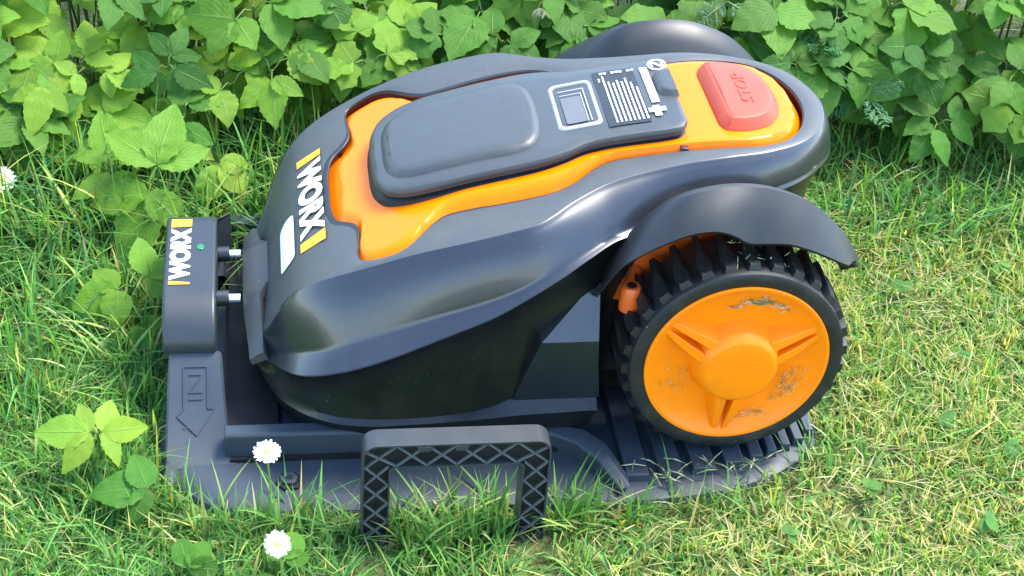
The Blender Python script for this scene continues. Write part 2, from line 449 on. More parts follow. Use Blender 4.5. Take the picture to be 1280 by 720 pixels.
# upper shell: chamfer, convex side panel, swoosh ledge
rows = [rB, off(rB, nB, .0010, -.0004), off(rB, nB, .0018, -.0014)]
B2 = rows[-1]
hgt = np.clip((rB[:, 2] - rC[:, 2]) / .06, .12, 1)[:, None]
for t in np.linspace(0, 1, 13)[1:-1]:
    Q = B2 * (1 - t) + rC * t
    Q[:, :2] += nB * .0045 * math.sin(math.pi * t ** .8) * hgt
    Q[:, 2] += (.0035 * math.sin(math.pi * t ** .8) * hgt)[:, 0]
    rows.append(Q)
rows += [off(rC, nC, -.0006, .0015), off(rC, nC, .0006, -.0002)]
rows += [rC * .5 + rD * .5 + [0, 0, .0004], rD * .94 + rC * .06]
mirror_grid(MB(), rows).build('upper_shell', MAT['shell'], mower, 50)
# lower shell: edge of the ledge, recessed flank, lower lip, skirt
rows = [rD * .94 + rC * .06, rD]
rE = off(rD, nC, -.0025, -.0035)
rows.append(rE)
ins = np.interp(US, [0, .8, 1.6, 3, 5.5, 6.6, 7.0, 8, 10, 10.6, 12], [.002, .005, .010, .013, .013, .009, .004, .0, .0, .004, .012])
for t in np.linspace(0, 1, 9)[1:-1]:
    Q = rE * (1 - t) + rF * t
    Q[:, :2] -= nC * (ins * math.sin(math.pi * t ** .6))[:, None]
    rows.append(Q)
rows += [rF, rG * .92 + rF * .08, rG, off(rG, nC, -.0015, -.0022), off(rG, nC, -.006, -.012), off(rG, nC, -.010, -.026), off(rG, nC, -.03, -.03)]
low = mirror_grid(MB(), rows)
bot = off(rG, nC, -.03, -.03)
Q = bot.copy(); Q[:, 1] *= -1
low.grid(np.stack([bot, bot * [1, 0, 1], Q], 0))
low.build('lower_shell', MAT['lower'], mower, 30)

# orange centre body inside the opening
med_x = np.interp(US, [0, 1, 3, 6, 9, 10.5, 12], [-.30, -.30, -.285, -.15, 0, .03, .03])
cen = np.stack([med_x, 0 * US, zd(med_x)], 1)
rows = []
for t in np.linspace(0, 1, 25):
    tt = 1 - (1 - t) ** 1.4
    Q = cen * (1 - tt) + rA * tt
    Q[:, :2] += nA * .003 * tt
    dist = np.linalg.norm(rA[:, :2] - cen[:, :2], axis=1) * (1 - tt)
    wid = np.interp(US, [0, 2, 3.2, 3.8, 6, 7, 9.5, 12], [.016, .014, .018, .022, .022, .009, .010, .014])
    dep = np.interp(US, [0, 2, 3.2, 6, 7, 12], [.010, .010, .012, .020, .016, .014])
    s = np.clip(dist / wid, 0, 1); s = np.clip(s * 1.06 - .03 * np.sin(np.pi * s), 0, 1)
    hi_ = np.interp(US, [0, 2.6, 4.2, 6, 12], [-.0015, -.0015, .003, .004, .004])
    Q[:, 2] = zd(Q[:, 0]) - dep + (dep + hi_) * s
    rows.append(Q)
orange_rows = rows
mirror_grid(MB(), rows).build('orange_body', MAT['orange'], mower, 40)

def on_deck(prof, rings, name, mat, parent, base_fn=zd, crown=0.0, sharp=40, n=70, across=10):
    """slab symmetric in y lying on the deck; prof = (x, half width) nose to tail, rings = (outward offset, height)"""
    p = np.array(prof, float)
    s = np.r_[0, np.cumsum(np.hypot(np.diff(p[:, 0]), np.diff(p[:, 1])))]
    q = np.linspace(0, s[-1], n)
    q = np.unique(np.r_[q, s])
    x = catmull(s, p[:, 0], q) if len(p) > 3 else np.interp(q, s, p[:, 0]); w = np.maximum(catmull(s, p[:, 1], q), 0)
    x = np.clip(x, p[:, 0].min(), p[:, 0].max())
    loop = np.r_[np.stack([x, -w], 1), np.stack([x, w], 1)[::-1]]
    d = np.r_[True, np.hypot(*np.diff(loop, axis=0).T) > 1e-5]
    loop = loop[d]
    t = np.roll(loop, -1, 0) - np.roll(loop, 1, 0)
    nn = np.stack([t[:, 1], -t[:, 0]], 1); nn /= np.linalg.norm(nn, axis=1, keepdims=True) + 1e-12
    mb = MB()
    R = []
    for o, h in rings:
        xy = loop + nn * o
        R.append(np.c_[xy, base_fn(xy[:, 0]) + h])
    mb.grid(np.stack(R, 0), wrap_v=True)
    o, h = rings[-1]
    nl = np.stack([x, -w], 1)
    tn = np.gradient(nl, axis=0); no = np.stack([tn[:, 1], -tn[:, 0]], 1); no /= np.linalg.norm(no, axis=1, keepdims=True) + 1e-12
    nl = nl + no * o; nl[:, 1] = np.minimum(nl[:, 1], 0)
    G = []
    for k in np.linspace(-1, 1, across + 1):
        yy = -nl[:, 1] * k
        G.append(np.c_[nl[:, 0], yy, base_fn(nl[:, 0]) + h + crown * (1 - k * k)])
    mb.grid(np.stack(G, 0))
    return mb.build(name, mat, parent, sharp)

COVER = [(-.3165, 0), (-.3162, .022), (-.3135, .043), (-.3055, .061), (-.290, .0725), (-.267, .0780), (-.235, .079), (-.2, .0800), (-.165, .0790), (-.145, .0745), (-.128, .0675),
         (-.110, .0655), (-.08, .0655), (-.05, .0655), (-.040, .0640), (-.035, .058), (-.033, .040), (-.033, 0)]
on_deck(COVER, [(-.004, -.004), (-.0035, .0085), (0, .0112), (0, .0134), (-.0012, .0157), (-.004, .0168)], 'top_cover', MAT['cover'], mower, crown=.001)
GAP_SHADOW = [(x, w) for x, w in COVER]
on_deck(GAP_SHADOW, [(.0020, -.004), (.0006, .0035), (-.005, .0060)], 'cover_gap_shadow', MAT['black'], mower)  # black ring paints the shadow line under the cover edge
PLATE = [(-.306, 0), (-.3057, .020), (-.3030, .037), (-.2955, .050), (-.282, .0570), (-.260, .0595), (-.22, .061), (-.19, .062), (-.176, .057), (-.168, .046), (-.164, .030), (-.1625, 0)]
plate = on_deck(PLATE, [(.0005, .0165), (-.0005, .0185), (-.004, .0215), (-.0065, .0225)], 'battery_hatch', MAT['cover'], mower, crown=.001)

# red stop button
BTN = [(.000, 0), (.000, .030), (.001, .050), (.004, .0565), (.012, .0585), (.028, .057), (.044, .049), (.055, .034), (.0605, .016), (.0615, 0)]
def btn_base(x): return 0 * np.asarray(x) + .2805
btn = on_deck(BTN, [(.0025, -.006), (.002, .0015), (-.002, .0075), (-.005, .0105), (-.008, .0115)], 'stop_button', MAT['red'], mower, base_fn=btn_base, crown=.0008, sharp=24)
# seam on the flank of the orange body in front of the button
MB().box((-.0395, -.0735, .2675), (.007, .012, .014)).build('body_slot', MAT['inner'], mower, bevel=.0006)

# dark vent slot at the front of the opening
MB().raw([(-.3475, .052, .1765), (-.339, .064, .184), (-.3355, .084, .187), (-.3405, .078, .1795), (-.3475, .064, .175)], [(0, 1, 2, 3, 4)]).build('vent', MAT['black'], mower)

# ---- printing helpers
def text_mesh(txt, bold=0.0, shear=0.0):
    cu = bpy.data.curves.new('txt', 'FONT')
    cu.body = txt; cu.offset = bold; cu.shear = shear; cu.resolution_u = 6; cu.fill_mode = 'FRONT'
    ob = bpy.data.objects.new('txt', cu)
    COL.objects.link(ob)
    dg = bpy.context.evaluated_depsgraph_get()
    me = bpy.data.meshes.new_from_object(ob.evaluated_get(dg))
    v = np.array([p.co[:] for p in me.vertices]); fcs = [tuple(p.vertices) for p in me.polygons]
    bpy.data.objects.remove(ob); bpy.data.curves.remove(cu); bpy.data.meshes.remove(me)
    v[:, 0] -= v[:, 0].min(); v[:, 0] /= v[:, 0].max()
    v[:, 1] -= v[:, 1].min(); v[:, 1] /= v[:, 1].max()
    return v[:, :2], fcs

def flat(name, v2, fcs, fn, mat, parent, thick=.0003):
    """2D shape mapped to 3D by fn(a,b)->(x,y,z) with a small real thickness"""
    top = [fn(a, b, thick) for a, b in v2]; me = bpy.data.meshes.new(name)
    me.from_pydata(top, [], fcs)
    bm = bmesh.new(); bm.from_mesh(me)
    bmesh.ops.recalc_face_normals(bm, faces=bm.faces)
    if sum(q.normal.z * q.calc_area() for q in bm.faces) < 0: bmesh.ops.reverse_faces(bm, faces=bm.faces)
    bm.to_mesh(me); bm.free()
    return add(name, me, mat, parent)

def quads(rects):
    v, fc = [], []
    for a0, a1, b0, b1 in rects:
        n = len(v); v += [(a0, b0), (a1, b0), (a1, b1), (a0, b1)]; fc.append((n, n + 1, n + 2, n + 3))
    return v, fc

def deckpt(h):
    return lambda x, y, t: (x, y, float(zd(x)) + h + t)

# nose lettering: reads from the far side towards the camera, tops towards the tail
tv, tf = text_mesh('WORX', .055)
NL = lambda a, b, t: (-.3832 + .0225 * b, .0655 - .1245 * a, float(zd(-.3832 + .0225 * b)) + .0029 + t)
flat('logo_lettering', tv, tf, NL, MAT['white'], mower)
v2 = [(-.11, 0), (-.11, 1), (-.025, 1), (-.012, 0), (1.04, 0), (1.01, 1), (1.15, 1), (1.15, 0)]
flat('logo_block', v2[:4], [(0, 1, 2, 3)], NL, MAT['yellow'], mower)
flat('logo_block', v2[4:], [(0, 1, 2, 3)], NL, MAT['yellow'], mower)
# rounded white plate beside the lettering
def rrect(a0, a1, b0, b1, rad, n=6, skew=0.0):
    pts = []
    for cx, cy, t0 in ((a1 - rad, b1 - rad, 0), (a0 + rad, b1 - rad, 90), (a0 + rad, b0 + rad, 180), (a1 - rad, b0 + rad, 270)):
        for k in range(n + 1):
            t = math.radians(t0 + 90 * k / n); pts.append((cx + rad * math.cos(t), cy + rad * math.sin(t)))
    return [(a + skew * b, b) for a, b in pts]
pp_v, pp_f = [], []
x0_, x1_, ya_, yb_, rd_ = -.4010, -.3885, -.0750, -.0010, .0060
for k in range(15):
    xx = x0_ + (x1_ - x0_) * k / 14
    e_ = max(0, rd_ - min(xx - x0_, x1_ - xx)); cut = rd_ - math.sqrt(max(rd_ ** 2 - e_ ** 2, 0))
    pp_v += [(xx, ya_ + cut), (xx, yb_ - cut)]
    if k: pp_f.append((2 * k - 2, 2 * k - 1, 2 * k + 1, 2 * k))
flat('white_plate', pp_v, pp_f, deckpt(.0030), MAT['white'], mower)

# flat button lettering, its relief shading put in as darker red: reads from the camera side towards the far side, tops towards the nose
tv, tf = text_mesh('STOP', .02)
flat('button_lettering', tv, tf, lambda a, b, t: (.036 - .012 * b, -.026 + .054 * a, .2931 + t), MAT['red_shaded'], btn)

# display window
disp = empty('display_window'); disp.parent = mower
hC = .0178
def ring(o, i, zo, zi, name, mat, parent, fn):
    n = len(o); v = [fn(a, b, zo) for a, b in o] + [fn(a, b, zi) for a, b in i]
    return MB().raw(v, [(k, (k + 1) % n, n + (k + 1) % n, n + k) for k in range(n)])
def wpt(a, b, h): return (a, b, float(zd(a)) + hC + h)
O0, O1, O2, O3 = rrect(-.1490, -.1075, -.0420, .0400, .007), rrect(-.1475, -.1090, -.0405, .0385, .0062), rrect(-.1452, -.1113, -.0382, .0362, .005), rrect(-.1440, -.1125, -.0370, .0350, .0042)
mb = MB()
for o, i, zo, zi in ((O0, O1, -.001, .0012), (O1, O2, .0012, .0012), (O2, O3, .0012, -.0015)):
    n = len(o); mb.raw([wpt(a, b, zo) for a, b in o] + [wpt(a, b, zi) for a, b in i], [(k, (k + 1) % n, n + (k + 1) % n, n + k) for k in range(n)])
mb.build('frame', MAT['frame'], disp, 30)
MB().raw([wpt(a, b, -.0004) for a, b in O3], [tuple(range(len(O3)))]).build('screen', MAT['screen'], disp)
s1 = rrect(-.1400, -.1215, -.0340, .0130, .002)
MB().raw([wpt(a, b, .0009) for a, b in s1], [tuple(range(len(s1)))]).build('screen_panel', MAT['screen2'], disp)
v, fc = quads([(-.1210, -.1202, -.0345, .0165), (-.1400, -.1202, .0165, .0173), (-.1180, -.1170, -.0345, .0240), (-.1410, -.1170, .0240, .0250)])
flat('screen_line', v, fc, lambda x, y, t: wpt(x, y, .0011 + t), MAT['frame'], disp)

# printed label on the tail of the cover
rects = []
for k, (L0, L1) in enumerate([(.030, .036), (-.046, .040), (-.046, .028), (-.046, .025), (-.046, .029), (-.046, .026), (-.046, .031), (-.046, .022), (-.046, .012)]):
    x = -.1010 + k * .0040
    y = L0
    while y < L1 - .001:
        w = random.uniform(.0015, .0065); w = min(w, L1 - y)
        rects.append((x, x + .0015, y, y + w)); y += w + .0012
for k in range(9):
    if k % 4 != 2: rects.append((-.098 + k * .0037, -.0955 + k * .0037, .043, .0465))
lb, lf = quads([(-.1045, -.0660, -.0505, .0500)])
lb = [(-.1045 + .0385 * k / 6, y_) for k in range(7) for y_ in (-.0505, .0500)]; lf = [(2 * k, 2 * k + 2, 2 * k + 3, 2 * k + 1) for k in range(6)]
flat('label_ground', lb, lf, deckpt(.0179), MAT['fender'], mower)
v, fc = quads(rects)
flat('printed_label', v, fc, deckpt(.0187), MAT['white'], mower)
v, fc = quads([(-.0600, -.0530, -.020, .046)])
flat('printed_bar', v, fc, deckpt(.0187), MAT['white'], mower)
v, fc = quads([(-.0610, -.0550, -.044, -.026), (-.0655, -.0500, -.037, -.030)])
fc = [fc[0], fc[1]]
v = v[:4] + [(a, b) for a, b in v[4:]]
flat('printed_symbol', v[:4], [(0, 1, 2, 3)], deckpt(.0187), MAT['white'], mower)
flat('printed_symbol', v[4:], [(0, 1, 2, 3)], deckpt(.0191), MAT['white'], mower)
cx, cy = -.0425, .049
n = 28
v = [(cx + rad * math.cos(2 * math.pi * k / n), cy + rad * 1.15 * math.sin(2 * math.pi * k / n)) for rad in (.0090, .0074) for k in range(n)]
fc = [(k, (k + 1) % n, n + (k + 1) % n, n + k) for k in range(n)]
def stroke(a, b, w):
    d = np.array(b) - np.array(a); d = d / np.linalg.norm(d); q = np.array([-d[1], d[0]]) * w / 2
    n0 = len(v); v.extend([tuple(np.array(a) + q), tuple(np.array(b) + q), tuple(np.array(b) - q), tuple(np.array(a) - q)]); fc.append((n0, n0 + 1, n0 + 2, n0 + 3))
stroke((cx - .004, cy + .006), (cx + .0045, cy - .0055), .0022)
stroke((cx + .0050, cy - .005), (cx + .0050, cy + .004), .0018)
stroke((cx - .005, cy + .0035), (cx - .005, cy - .0045), .0018)
flat('printed_symbol', v, fc, deckpt(.0184), MAT['white'], mower)
# release tab at the tail end of the cover
tabp = [(-.0505, 0), (-.0500, .014), (-.0480, .019), (-.043, .0215), (-.034, .0215), (-.0335, 0)]
tab = on_deck(tabp, [(.002, .0160), (.0005, .0185), (-.0015, .0225), (-.003, .0235)], 'release_tab', MAT['cover'], mower, n=30)
tab.location = (0.0, .012, 0.0)

# bumper plate with the charging contacts, wrapped round the nose
yy = np.linspace(.068, -.116, 93)
V = []
for y in yy:
    xf = np.interp(y, [-.116, -.10, -.085, -.06, -.03, .03, .058, .068], [-.4312, -.4325, -.4338, -.4362, -.4372, -.4372, -.4366, -.4330])
    xb = np.interp(y, [-.116, -.11, -.10, -.075, -.052, -.0375, -.0335, .0325, .0350, .045, .060, .068], [-.4172, -.4176, -.4180, -.4195, -.4208, -.4150, -.4118, -.4122, -.4210, -.4222, -.4240, -.4290])
    zf = np.interp(y, [-.116, -.10, -.085, -.05, 0, .06, .068], [.0765, .0815, .084, .0905, .0925, .0935, .088])
    zb = np.interp(y, [-.116, -.11, -.10, -.075, -.05, 0, .045, .06, .068], [.0835, .0865, .0905, .0990, .1045, .1060, .1060, .1030, .096])
    V.append([(xf + .002, y, float(np.interp(y, [-.116, -.075, -.05, -.02], [zf - .007, zf - .012, .060, .050]))), (xf, y, zf - .0016), (xf + .0014, y, zf), (xf * .5 + xb * .5, y, zf * .45 + zb * .55 + .0008), (xb - .0012, y, zb), (xb, y, zb - .0012), (xb + .003, y, zb - .008)])
mb = MB().grid(np.array(V)).raw(V[0], [tuple(range(7))]).raw(V[-1], [tuple(range(7))])
mb.build('bumper_plate', MAT['deck'], mower, 30)

# wheel arch panel in front of the near wheel (and its twin on the far side)
for sgn in (-1, 1):
    top = [(-.1255, .158, .190)]
    P = np.array([(-.1205, .149, .1865), (-.1743, .1815, .137), (-.1225, .1805, .1365), (-.1850, .178, .1025), (-.1945, .1735, .066), (-.1140, .1725, .066), (-.1190, .1755, .103)])
    P[:, 1] *= sgn
    Q = P.copy(); Q[:, 1] = sgn * .128
    mb = MB().raw(np.r_[P, Q].tolist(), [(0, 1, 2), (1, 3, 6, 2), (3, 4, 5, 6), (7, 9, 2, 0), (9, 13, 6, 2), (13, 12, 5, 6), (0, 1, 8, 7), (1, 3, 10, 8), (3, 4, 11, 10), (4, 5, 12, 11)])
    mb.build('wheel_arch_panel', MAT['shell'], mower, 12)

# fenders
fx_c = [(-.1225, .174), (-.112, .21), (-.098, .2345), (-.08, .2555), (-.059, .273), (-.036, .2805), (-.013, .2835), (.017, .281), (.038, .2745), (.057, .2655), (.077, .250), (.1, .2245), (.113, .203)]
fx_o = [(-.1305, .186), (-.123, .204), (-.112, .224), (-.097, .2355), (-.076, .2475), (-.054, .2565), (-.032, .2585), (-.018, .2545), (-.004, .2465), (.013, .2455), (.032, .2445), (.054, .2375), (.098, .2135)]
tt = np.linspace(0, 1, 60)
def arc(pts):
    p = np.array(pts); s = np.r_[0, np.cumsum(np.hypot(*np.diff(p, axis=0).T))]; s /= s[-1]
    return np.stack([catmull(s, p[:, 0], tt), catmull(s, p[:, 1], tt)], 1)
ce, ou = arc(fx_c), arc(fx_o)
env = np.sin(np.pi * np.clip(tt, 0, 1)) ** .35
for sgn in (-1, 1):
    crest = np.stack([ce[:, 0], 0 * tt + .158, ce[:, 1]], 1)
    outer = np.stack([ou[:, 0], .158 + (.190 - .158) * np.clip(env * 1.15, .35, 1), ou[:, 1]], 1)
    outer[:, 1] = .158 + .032 * np.minimum(1, .55 + env * .6)
    inn = crest.copy(); inn[:, 1] = .122; inn[:, 2] -= .030
    rows = [inn]
    for t in (.35, .7, .9): rows.append(inn * (1 - t) + crest * t + [0, 0, .007 * math.sin(math.pi * t)])
    rows.append(crest)
    for t in (.2, .4, .6, .8, .93):
        q = crest * (1 - t) + outer * t
        q[:, 1] += .0012 * math.sin(math.pi * t); q[:, 2] += .0018 * math.sin(math.pi * t)
        rows.append(q)
    rows.append(outer)
    lip = outer - [0, .0015, .0030]; rows.append(lip)
    R = [q.copy() for q in rows]
    for q in [R[-1] - [0, .003, 0], crest - [0, 0, .006], inn - [0, 0, .006]]: R.append(q)
    P = np.stack(R, 0)
    P[:, :, 1] *= sgn
    MB().grid(P).raw([tuple(x) for x in P[:, 0]], [tuple(range(len(P)))]).raw([tuple(x) for x in P[:, -1]], [tuple(range(len(P)))]).build('fender', MAT['fender'], mower, 28)
    # orange wheel housing under the fender
    th = np.radians(np.linspace(55, 168, 40))
    hr = np.interp(np.degrees(th), [8, 60, 90, 125, 172], [.112, .122, .126, .122, .112])
    hw = np.interp(np.degrees(th), [55, 75, 110, 140, 168], [.128, .138, .139, .128, .112])
    mb = MB()
    wall = np.stack([np.stack([q * np.cos(th), 0 * th + sgn * .131, .125 + q * np.sin(th)], 1) for q in (.02, .07, .110)] + [np.stack([hw * np.cos(th), 0 * th + sgn * .131, .125 + hw * np.sin(th)], 1)], 0)
    mb.grid(wall)
    mb.build('wheel_housing', MAT['liner'], mower, 30)
    pin = MB()
    pin.tube([(-.0945, sgn * .163, .160), (-.0945, sgn * .163, .181), (-.0945, sgn * .163, .1845)], [.0100, .0095, .0075], 16)
    pin.tube([(-.0945, sgn * .158, .172), (-.085, sgn * .131, .178)], .0070, 10)
    o = pin.build('axle_post', MAT['liner'], mower, 40)
    MB().tube([(-.0945, sgn * .163, .184), (-.0945, sgn * .163, .1852)], .0046, 12).build('screw_hole', MAT['black'], o)

# ---- drive wheels
AX = (0.0, 0.0, .125)
lug_me = None
def make_wheel(sgn):
    wh = empty('wheel'); wh.parent = mower
    flip = lambda prof: [(a, sgn * b) for a, b in prof]
    MB().lathe_y(flip([(.0838, .1975), (.0845, .2030), (.0855, .2036), (.0962, .2034), (.0975, .2026), (.0980, .200), (.0975, .145), (.094, .141), (.07, .141)]), AX, 96).build('tyre', MAT['rubber'], wh, 40)
    MB().lathe_y(flip([(.0847, .200), (.0845, .2046), (.0838, .2052), (.0815, .2050), (.0785, .2030), (.074, .2000), (.060, .1965), (.046, .1945), (.036, .1945)]), AX, 96).build('rim', MAT['wheelo'], wh, 28)
    MB().lathe_y(flip([(.044, .1920), (.0415, .1960), (.0375, .2070), (.0350, .2120), (.0322, .2145), (.0305, .2152), (.018, .2158), (.0, .2160)]), AX, 72).build('hub_cap', MAT['wheelo'], wh, 32)
    for a0 in (24, 148, 266):
        for side in (-1, 1):
            # ribs run in pairs from the hub to the rim with a slot between them
            vs = []
            for rad, wid, gap, h in ((.034, .0175, .0034, .2110), (.055, .0140, .0030, .2075), (.0775, .0085, .0020, .2022)):
                for gpos, hh in ((gap, .191), (gap, h), (gap + wid * .55, h - .0006), (gap + wid, .191 + (.0025 if rad < .07 else .004))):
                    a = math.radians(a0)
                    e1 = (math.cos(a), math.sin(a)); e2 = (-math.sin(a), math.cos(a))
                    vs.append((rad * e1[0] + side * gpos * e2[0], sgn * hh, AX[2] + rad * e1[1] + side * gpos * e2[1]))
            fc = []
            for i in range(2):
                for j in range(3): fc.append((i * 4 + j, i * 4 + j + 1, i * 4 + j + 5, i * 4 + j + 4))
            fc.append((8, 9, 10, 11)); fc.append((0, 1, 2, 3))
            MB().raw(vs, fc).build('spoke', MAT['wheelo'], wh, 20, bevel=.0008)
    # tread lugs: paddles with a step, alternately leaning
    global lug_me
    if lug_me is None:
        mb = MB()
        P = [(-.0065, .1995), (.0065, .1995), (.0085, .185), (.0050, .166), (.0020, .1430), (-.0055, .1430), (-.0035, .166), (-.0085, .183)]
        n = len(P)
        P = [(x * .98, y) for x, y in P]; lo = [(x, y, .094) for x, y in P]
        hi = [(x * .72 + (.0), y if y < .19 else y - .003, .1052 if 0 < y < .19 else .1035) for x, y in P]
        mb.raw(lo + hi, [tuple(range(n, 2 * n))] + [(i, (i + 1) % n, n + (i + 1) % n, n + i) for i in range(n)])
        lug_me = mesh_from('lug', mb.v, mb.f, 25)
        lug_me.materials.append(MAT['rubber'])
    NL_ = 30
    for k in range(NL_):
        o = bpy.data.objects.new('tread_lug', lug_me); COL.objects.link(o); o.parent = wh
        a = 2 * math.pi * (k + .35) / NL_
        # local x = tangent, y = axle, z = radial
        er = Vector((math.cos(a), 0, math.sin(a))); et = Vector((-math.sin(a), 0, math.cos(a)))
        ay = Vector((0, sgn, 0))
        mt = Matrix((et, ay, er)).transposed().to_4x4(); mt.translation = Vector(AX)
        o.matrix_local = mt
    MB().tube([(0, sgn * .142, .125), (0, sgn * .12, .125)], .02, 16).build('axle', MAT['black'], wh)
    return wh
make_wheel(-1)
make_wheel(1)

# ================================================================== CHARGING STATION
dock = empty('charging_station', (0, 0, 0))
tag(dock, 'dark grey plastic charging station with a tower at the mower nose and a ribbed base', 'charging station')
edge = [(-.515, -.178), (-.500, -.205), (-.470, -.232), (-.440, -.243), (-.38, -.246), (-.25, -.248), (-.11, -.250), (-.05, -.247), (.0, -.240), (.045, -.224), (.080, -.203), (.100, -.180), (.106, -.150)]
poly = edge + [(x, -y) for x, y in edge[::-1]]
mb = MB()
ins = []
P = np.array(poly); t = np.roll(P, -1, 0) - np.roll(P, 1, 0); nn = np.stack([t[:, 1], -t[:, 0]], 1); nn /= np.linalg.norm(nn, axis=1, keepdims=True)
rings = [np.c_[P + nn * .006, 0 * P[:, :1] - .004], np.c_[P, 0 * P[:, :1] + .006], np.c_[P - nn * .010, 0 * P[:, :1] + .0105], np.c_[P - nn * .020, 0 * P[:, :1] + .0120]]
mb.grid(np.stack(rings, 0), wrap_v=True)
k = len(edge)
mb.raw(rings[-1].tolist(), [(i, i + 1, 2 * k - 2 - i, 2 * k - 1 - i) for i in range(k - 1)])
mb.build('base_plate', MAT['base'], dock, 30)
# raised ribs of the wheel ramp, each a long low bar across the plate
def rib(x, w, y0, y1, z=.0175):
    MB().box((x, (y0 + y1) / 2, z / 2 + .005), (w, abs(y1 - y0), z - .010 + .005), taper=(.8, .985)).build('ramp_rib', MAT['base'], dock, bevel=.001)
for x, w in ((-.083, .026), (-.051, .026), (-.019, .026), (.011, .022), (.034, .014), (.0505, .011), (.0655, .011), (.0800, .011), (.0935, .010)):
    ye = np.interp(x, [-.11, -.05, 0, .045, .08, .1], [-.232, -.229, -.222, -.206, -.188, -.170])
    rib(x, w, ye, -.095); rib(x, w, -ye, .095)
# guide rails
for sgn in (-1, 1):
    pts = [(-.455, .172, .040), (-.36, .172, .040), (-.25, .172, .037), (-.156, .173, .031), (-.126, .184, .031), (-.108, .206, .029), (-.092, .236, .018)]
    wid = [.009, .009, .009, .009, .010, .012, .010]
    A, Bt = [], []
    V = []
    for (x, y, z), w in zip(pts, wid):
        V.append([(x - (.0 if x < -.14 else .012), sgn * (y + w), .004), (x - (.0 if x < -.14 else .010), sgn * (y + w - .001), z - .002), (x, sgn * (y + w - .003), z), (x, sgn * (y - w + .002), z), (x + .0, sgn * (y - w), .004)])
    mb = MB().grid(np.array(V)); mb.raw(V[0], [(0, 1, 2, 3, 4)]); mb.raw(V[-1], [(0, 1, 2, 3, 4)])
    mb.build('guide_rail', MAT['base'], dock, 25, bevel=.0012)
    MB().box((-.30, sgn * .1835, .0135), (.30, .004, .005)).build('rail_gap_shadow', MAT['black'], dock)  # solid black strip stands in for the shadow under the rail
# raised cross floor under the nose
MB().box((-.43, 0, .012), (.05, .30, .012)).build('floor_step', MAT['black'], dock, bevel=.002)  # coloured black for the shadow between tower and nose
# hexagonal fixing pegs
for x, y in ((-.398, -.214), (-.398, .214), (.02, .0)):
    if abs(y) < .01: continue
    hx = [(x + .0125 * math.cos(math.radians(60 * q + 8)), y + .0125 * math.sin(math.radians(60 * q + 8))) for q in range(6)]
    peg = MB().prism(hx, 'z', .009, .0150).build('fixing_peg', MAT['black'], dock, bevel=.001)
    hx2 = [(x + .0085 * math.cos(math.radians(60 * q + 8)), y + .0085 * math.sin(math.radians(60 * q + 8))) for q in range(6)]
    MB().prism(hx2, 'z', .0148, .0185).build('peg_head', MAT['base'], peg, bevel=.0015)
    MB().tube([(x, y, .0184), (x, y, .0192)], .0032, 10).build('peg_hole', MAT['black'], peg)

# tower
tw = empty('tower'); tw.parent = dock
HB = [(-.103, .0735), (-.1035, .080), (-.1015, .0885), (-.096, .0970), (-.088, .1040), (-.077, .1100), (-.066, .1135), (-.056, .1150), (-.02, .1158), (.02, .1158), (.050, .1152), (.060, .1145), (.0675, .1120), (.071, .106), (.072, .097), (.072, .0735)]
MB().prism(HB, 'x', -.5100, -.4615).build('tower_head', MAT['tower'], tw, 30, bevel=.0028, seg=3, angle=50)
# feet on both sides
for sgn in (-1, 1):
    q = 1 if sgn < 0 else .72
    outer = [(-.1005, .0745), (-.112, .0655), (-.130, .0500), (-.150, .0340), (-.170, .0200), (-.190, .0105), (-.205, .006)]
    L_ = [(-.5045, -.4570), (-.5055, -.4560), (-.5065, -.4545), (-.5075, -.4520), (-.5085, -.4480), (-.5095, -.4420), (-.5100, -.4380)]
    V = []
    for (y, z), (x0, x1) in zip(outer, L_):
        yy_ = y if sgn < 0 else -(y * 1 + .030)
        V.append([(x0, yy_ + sgn * -.0 + (-sgn) * .020, max(z - .022, 0)), (x0, yy_, z - .0025), (x0 + .0022, yy_ + sgn * .0, z), (x1 - .0022, yy_, z), (x1, yy_, z - .0025), (x1, yy_ + (-sgn) * .020, max(z - .022, 0))])
    mb = MB().grid(np.array(V)); mb.raw(V[0], [tuple(range(6))])
    mb.build('tower_foot', MAT['base'], tw, 40)
MB().raw([(-.4612, .060, .114), (-.449, .074, .1135), (-.449, .074, .060), (-.4612, .072, .060), (-.4612, .050, .08), (-.449, .071, .1135), (-.4612, .056, .1125)],
         [(0, 1, 2, 3), (0, 5, 1), (6, 4, 2, 5)]).build('tower_flange', MAT['tower'], tw)
def conc(y):
    c_ = MB().tube([(-.4620, y, .088), (-.4500, y, .088)], .0075, 20)
    o = c_.build('contact_sleeve', MAT['tower'], tw, 40, bevel=.0008)
    MB().tube([(-.4505, y, .088), (-.4395, y, .088)], .0040, 16).build('contact_pin', MAT['metal'], o, 40)
conc(.0375); conc(-.0365)
ZT = .1166
TW = lambda a, b, t: (-.4855 - .0195 * b, -.0440 + .0860 * a, ZT + float(np.interp(-.0440 + .0860 * a, [-.06, -.055, 0, .05, .06], [-.0018, -.0011, -.0006, -.0010, -.0018])) + t)
tv, tf = text_mesh('WORX', .055)
flat('logo_lettering', tv, tf, TW, MAT['white'], tw)
v2 = [(-.085, 0), (-.085, 1), (-.02, 1), (-.05, 0), (1.04, 0), (1.02, 1), (1.2, 1), (1.2, 0)]
flat('logo_block', v2[:4], [(0, 1, 2, 3)], TW, MAT['yellow'], tw)
flat('logo_block', v2[4:], [(0, 1, 2, 3)], TW, MAT['yellow'], tw)
n = 20
ledp = [(-.4765 + 0.0036 * math.cos(2 * math.pi * k / n), .009 + .0048 * math.sin(2 * math.pi * k / n)) for k in range(n)]
MB().prism(ledp, 'z', .1150, .1168).build('status_light', MAT['led'], tw, bevel=.0005)
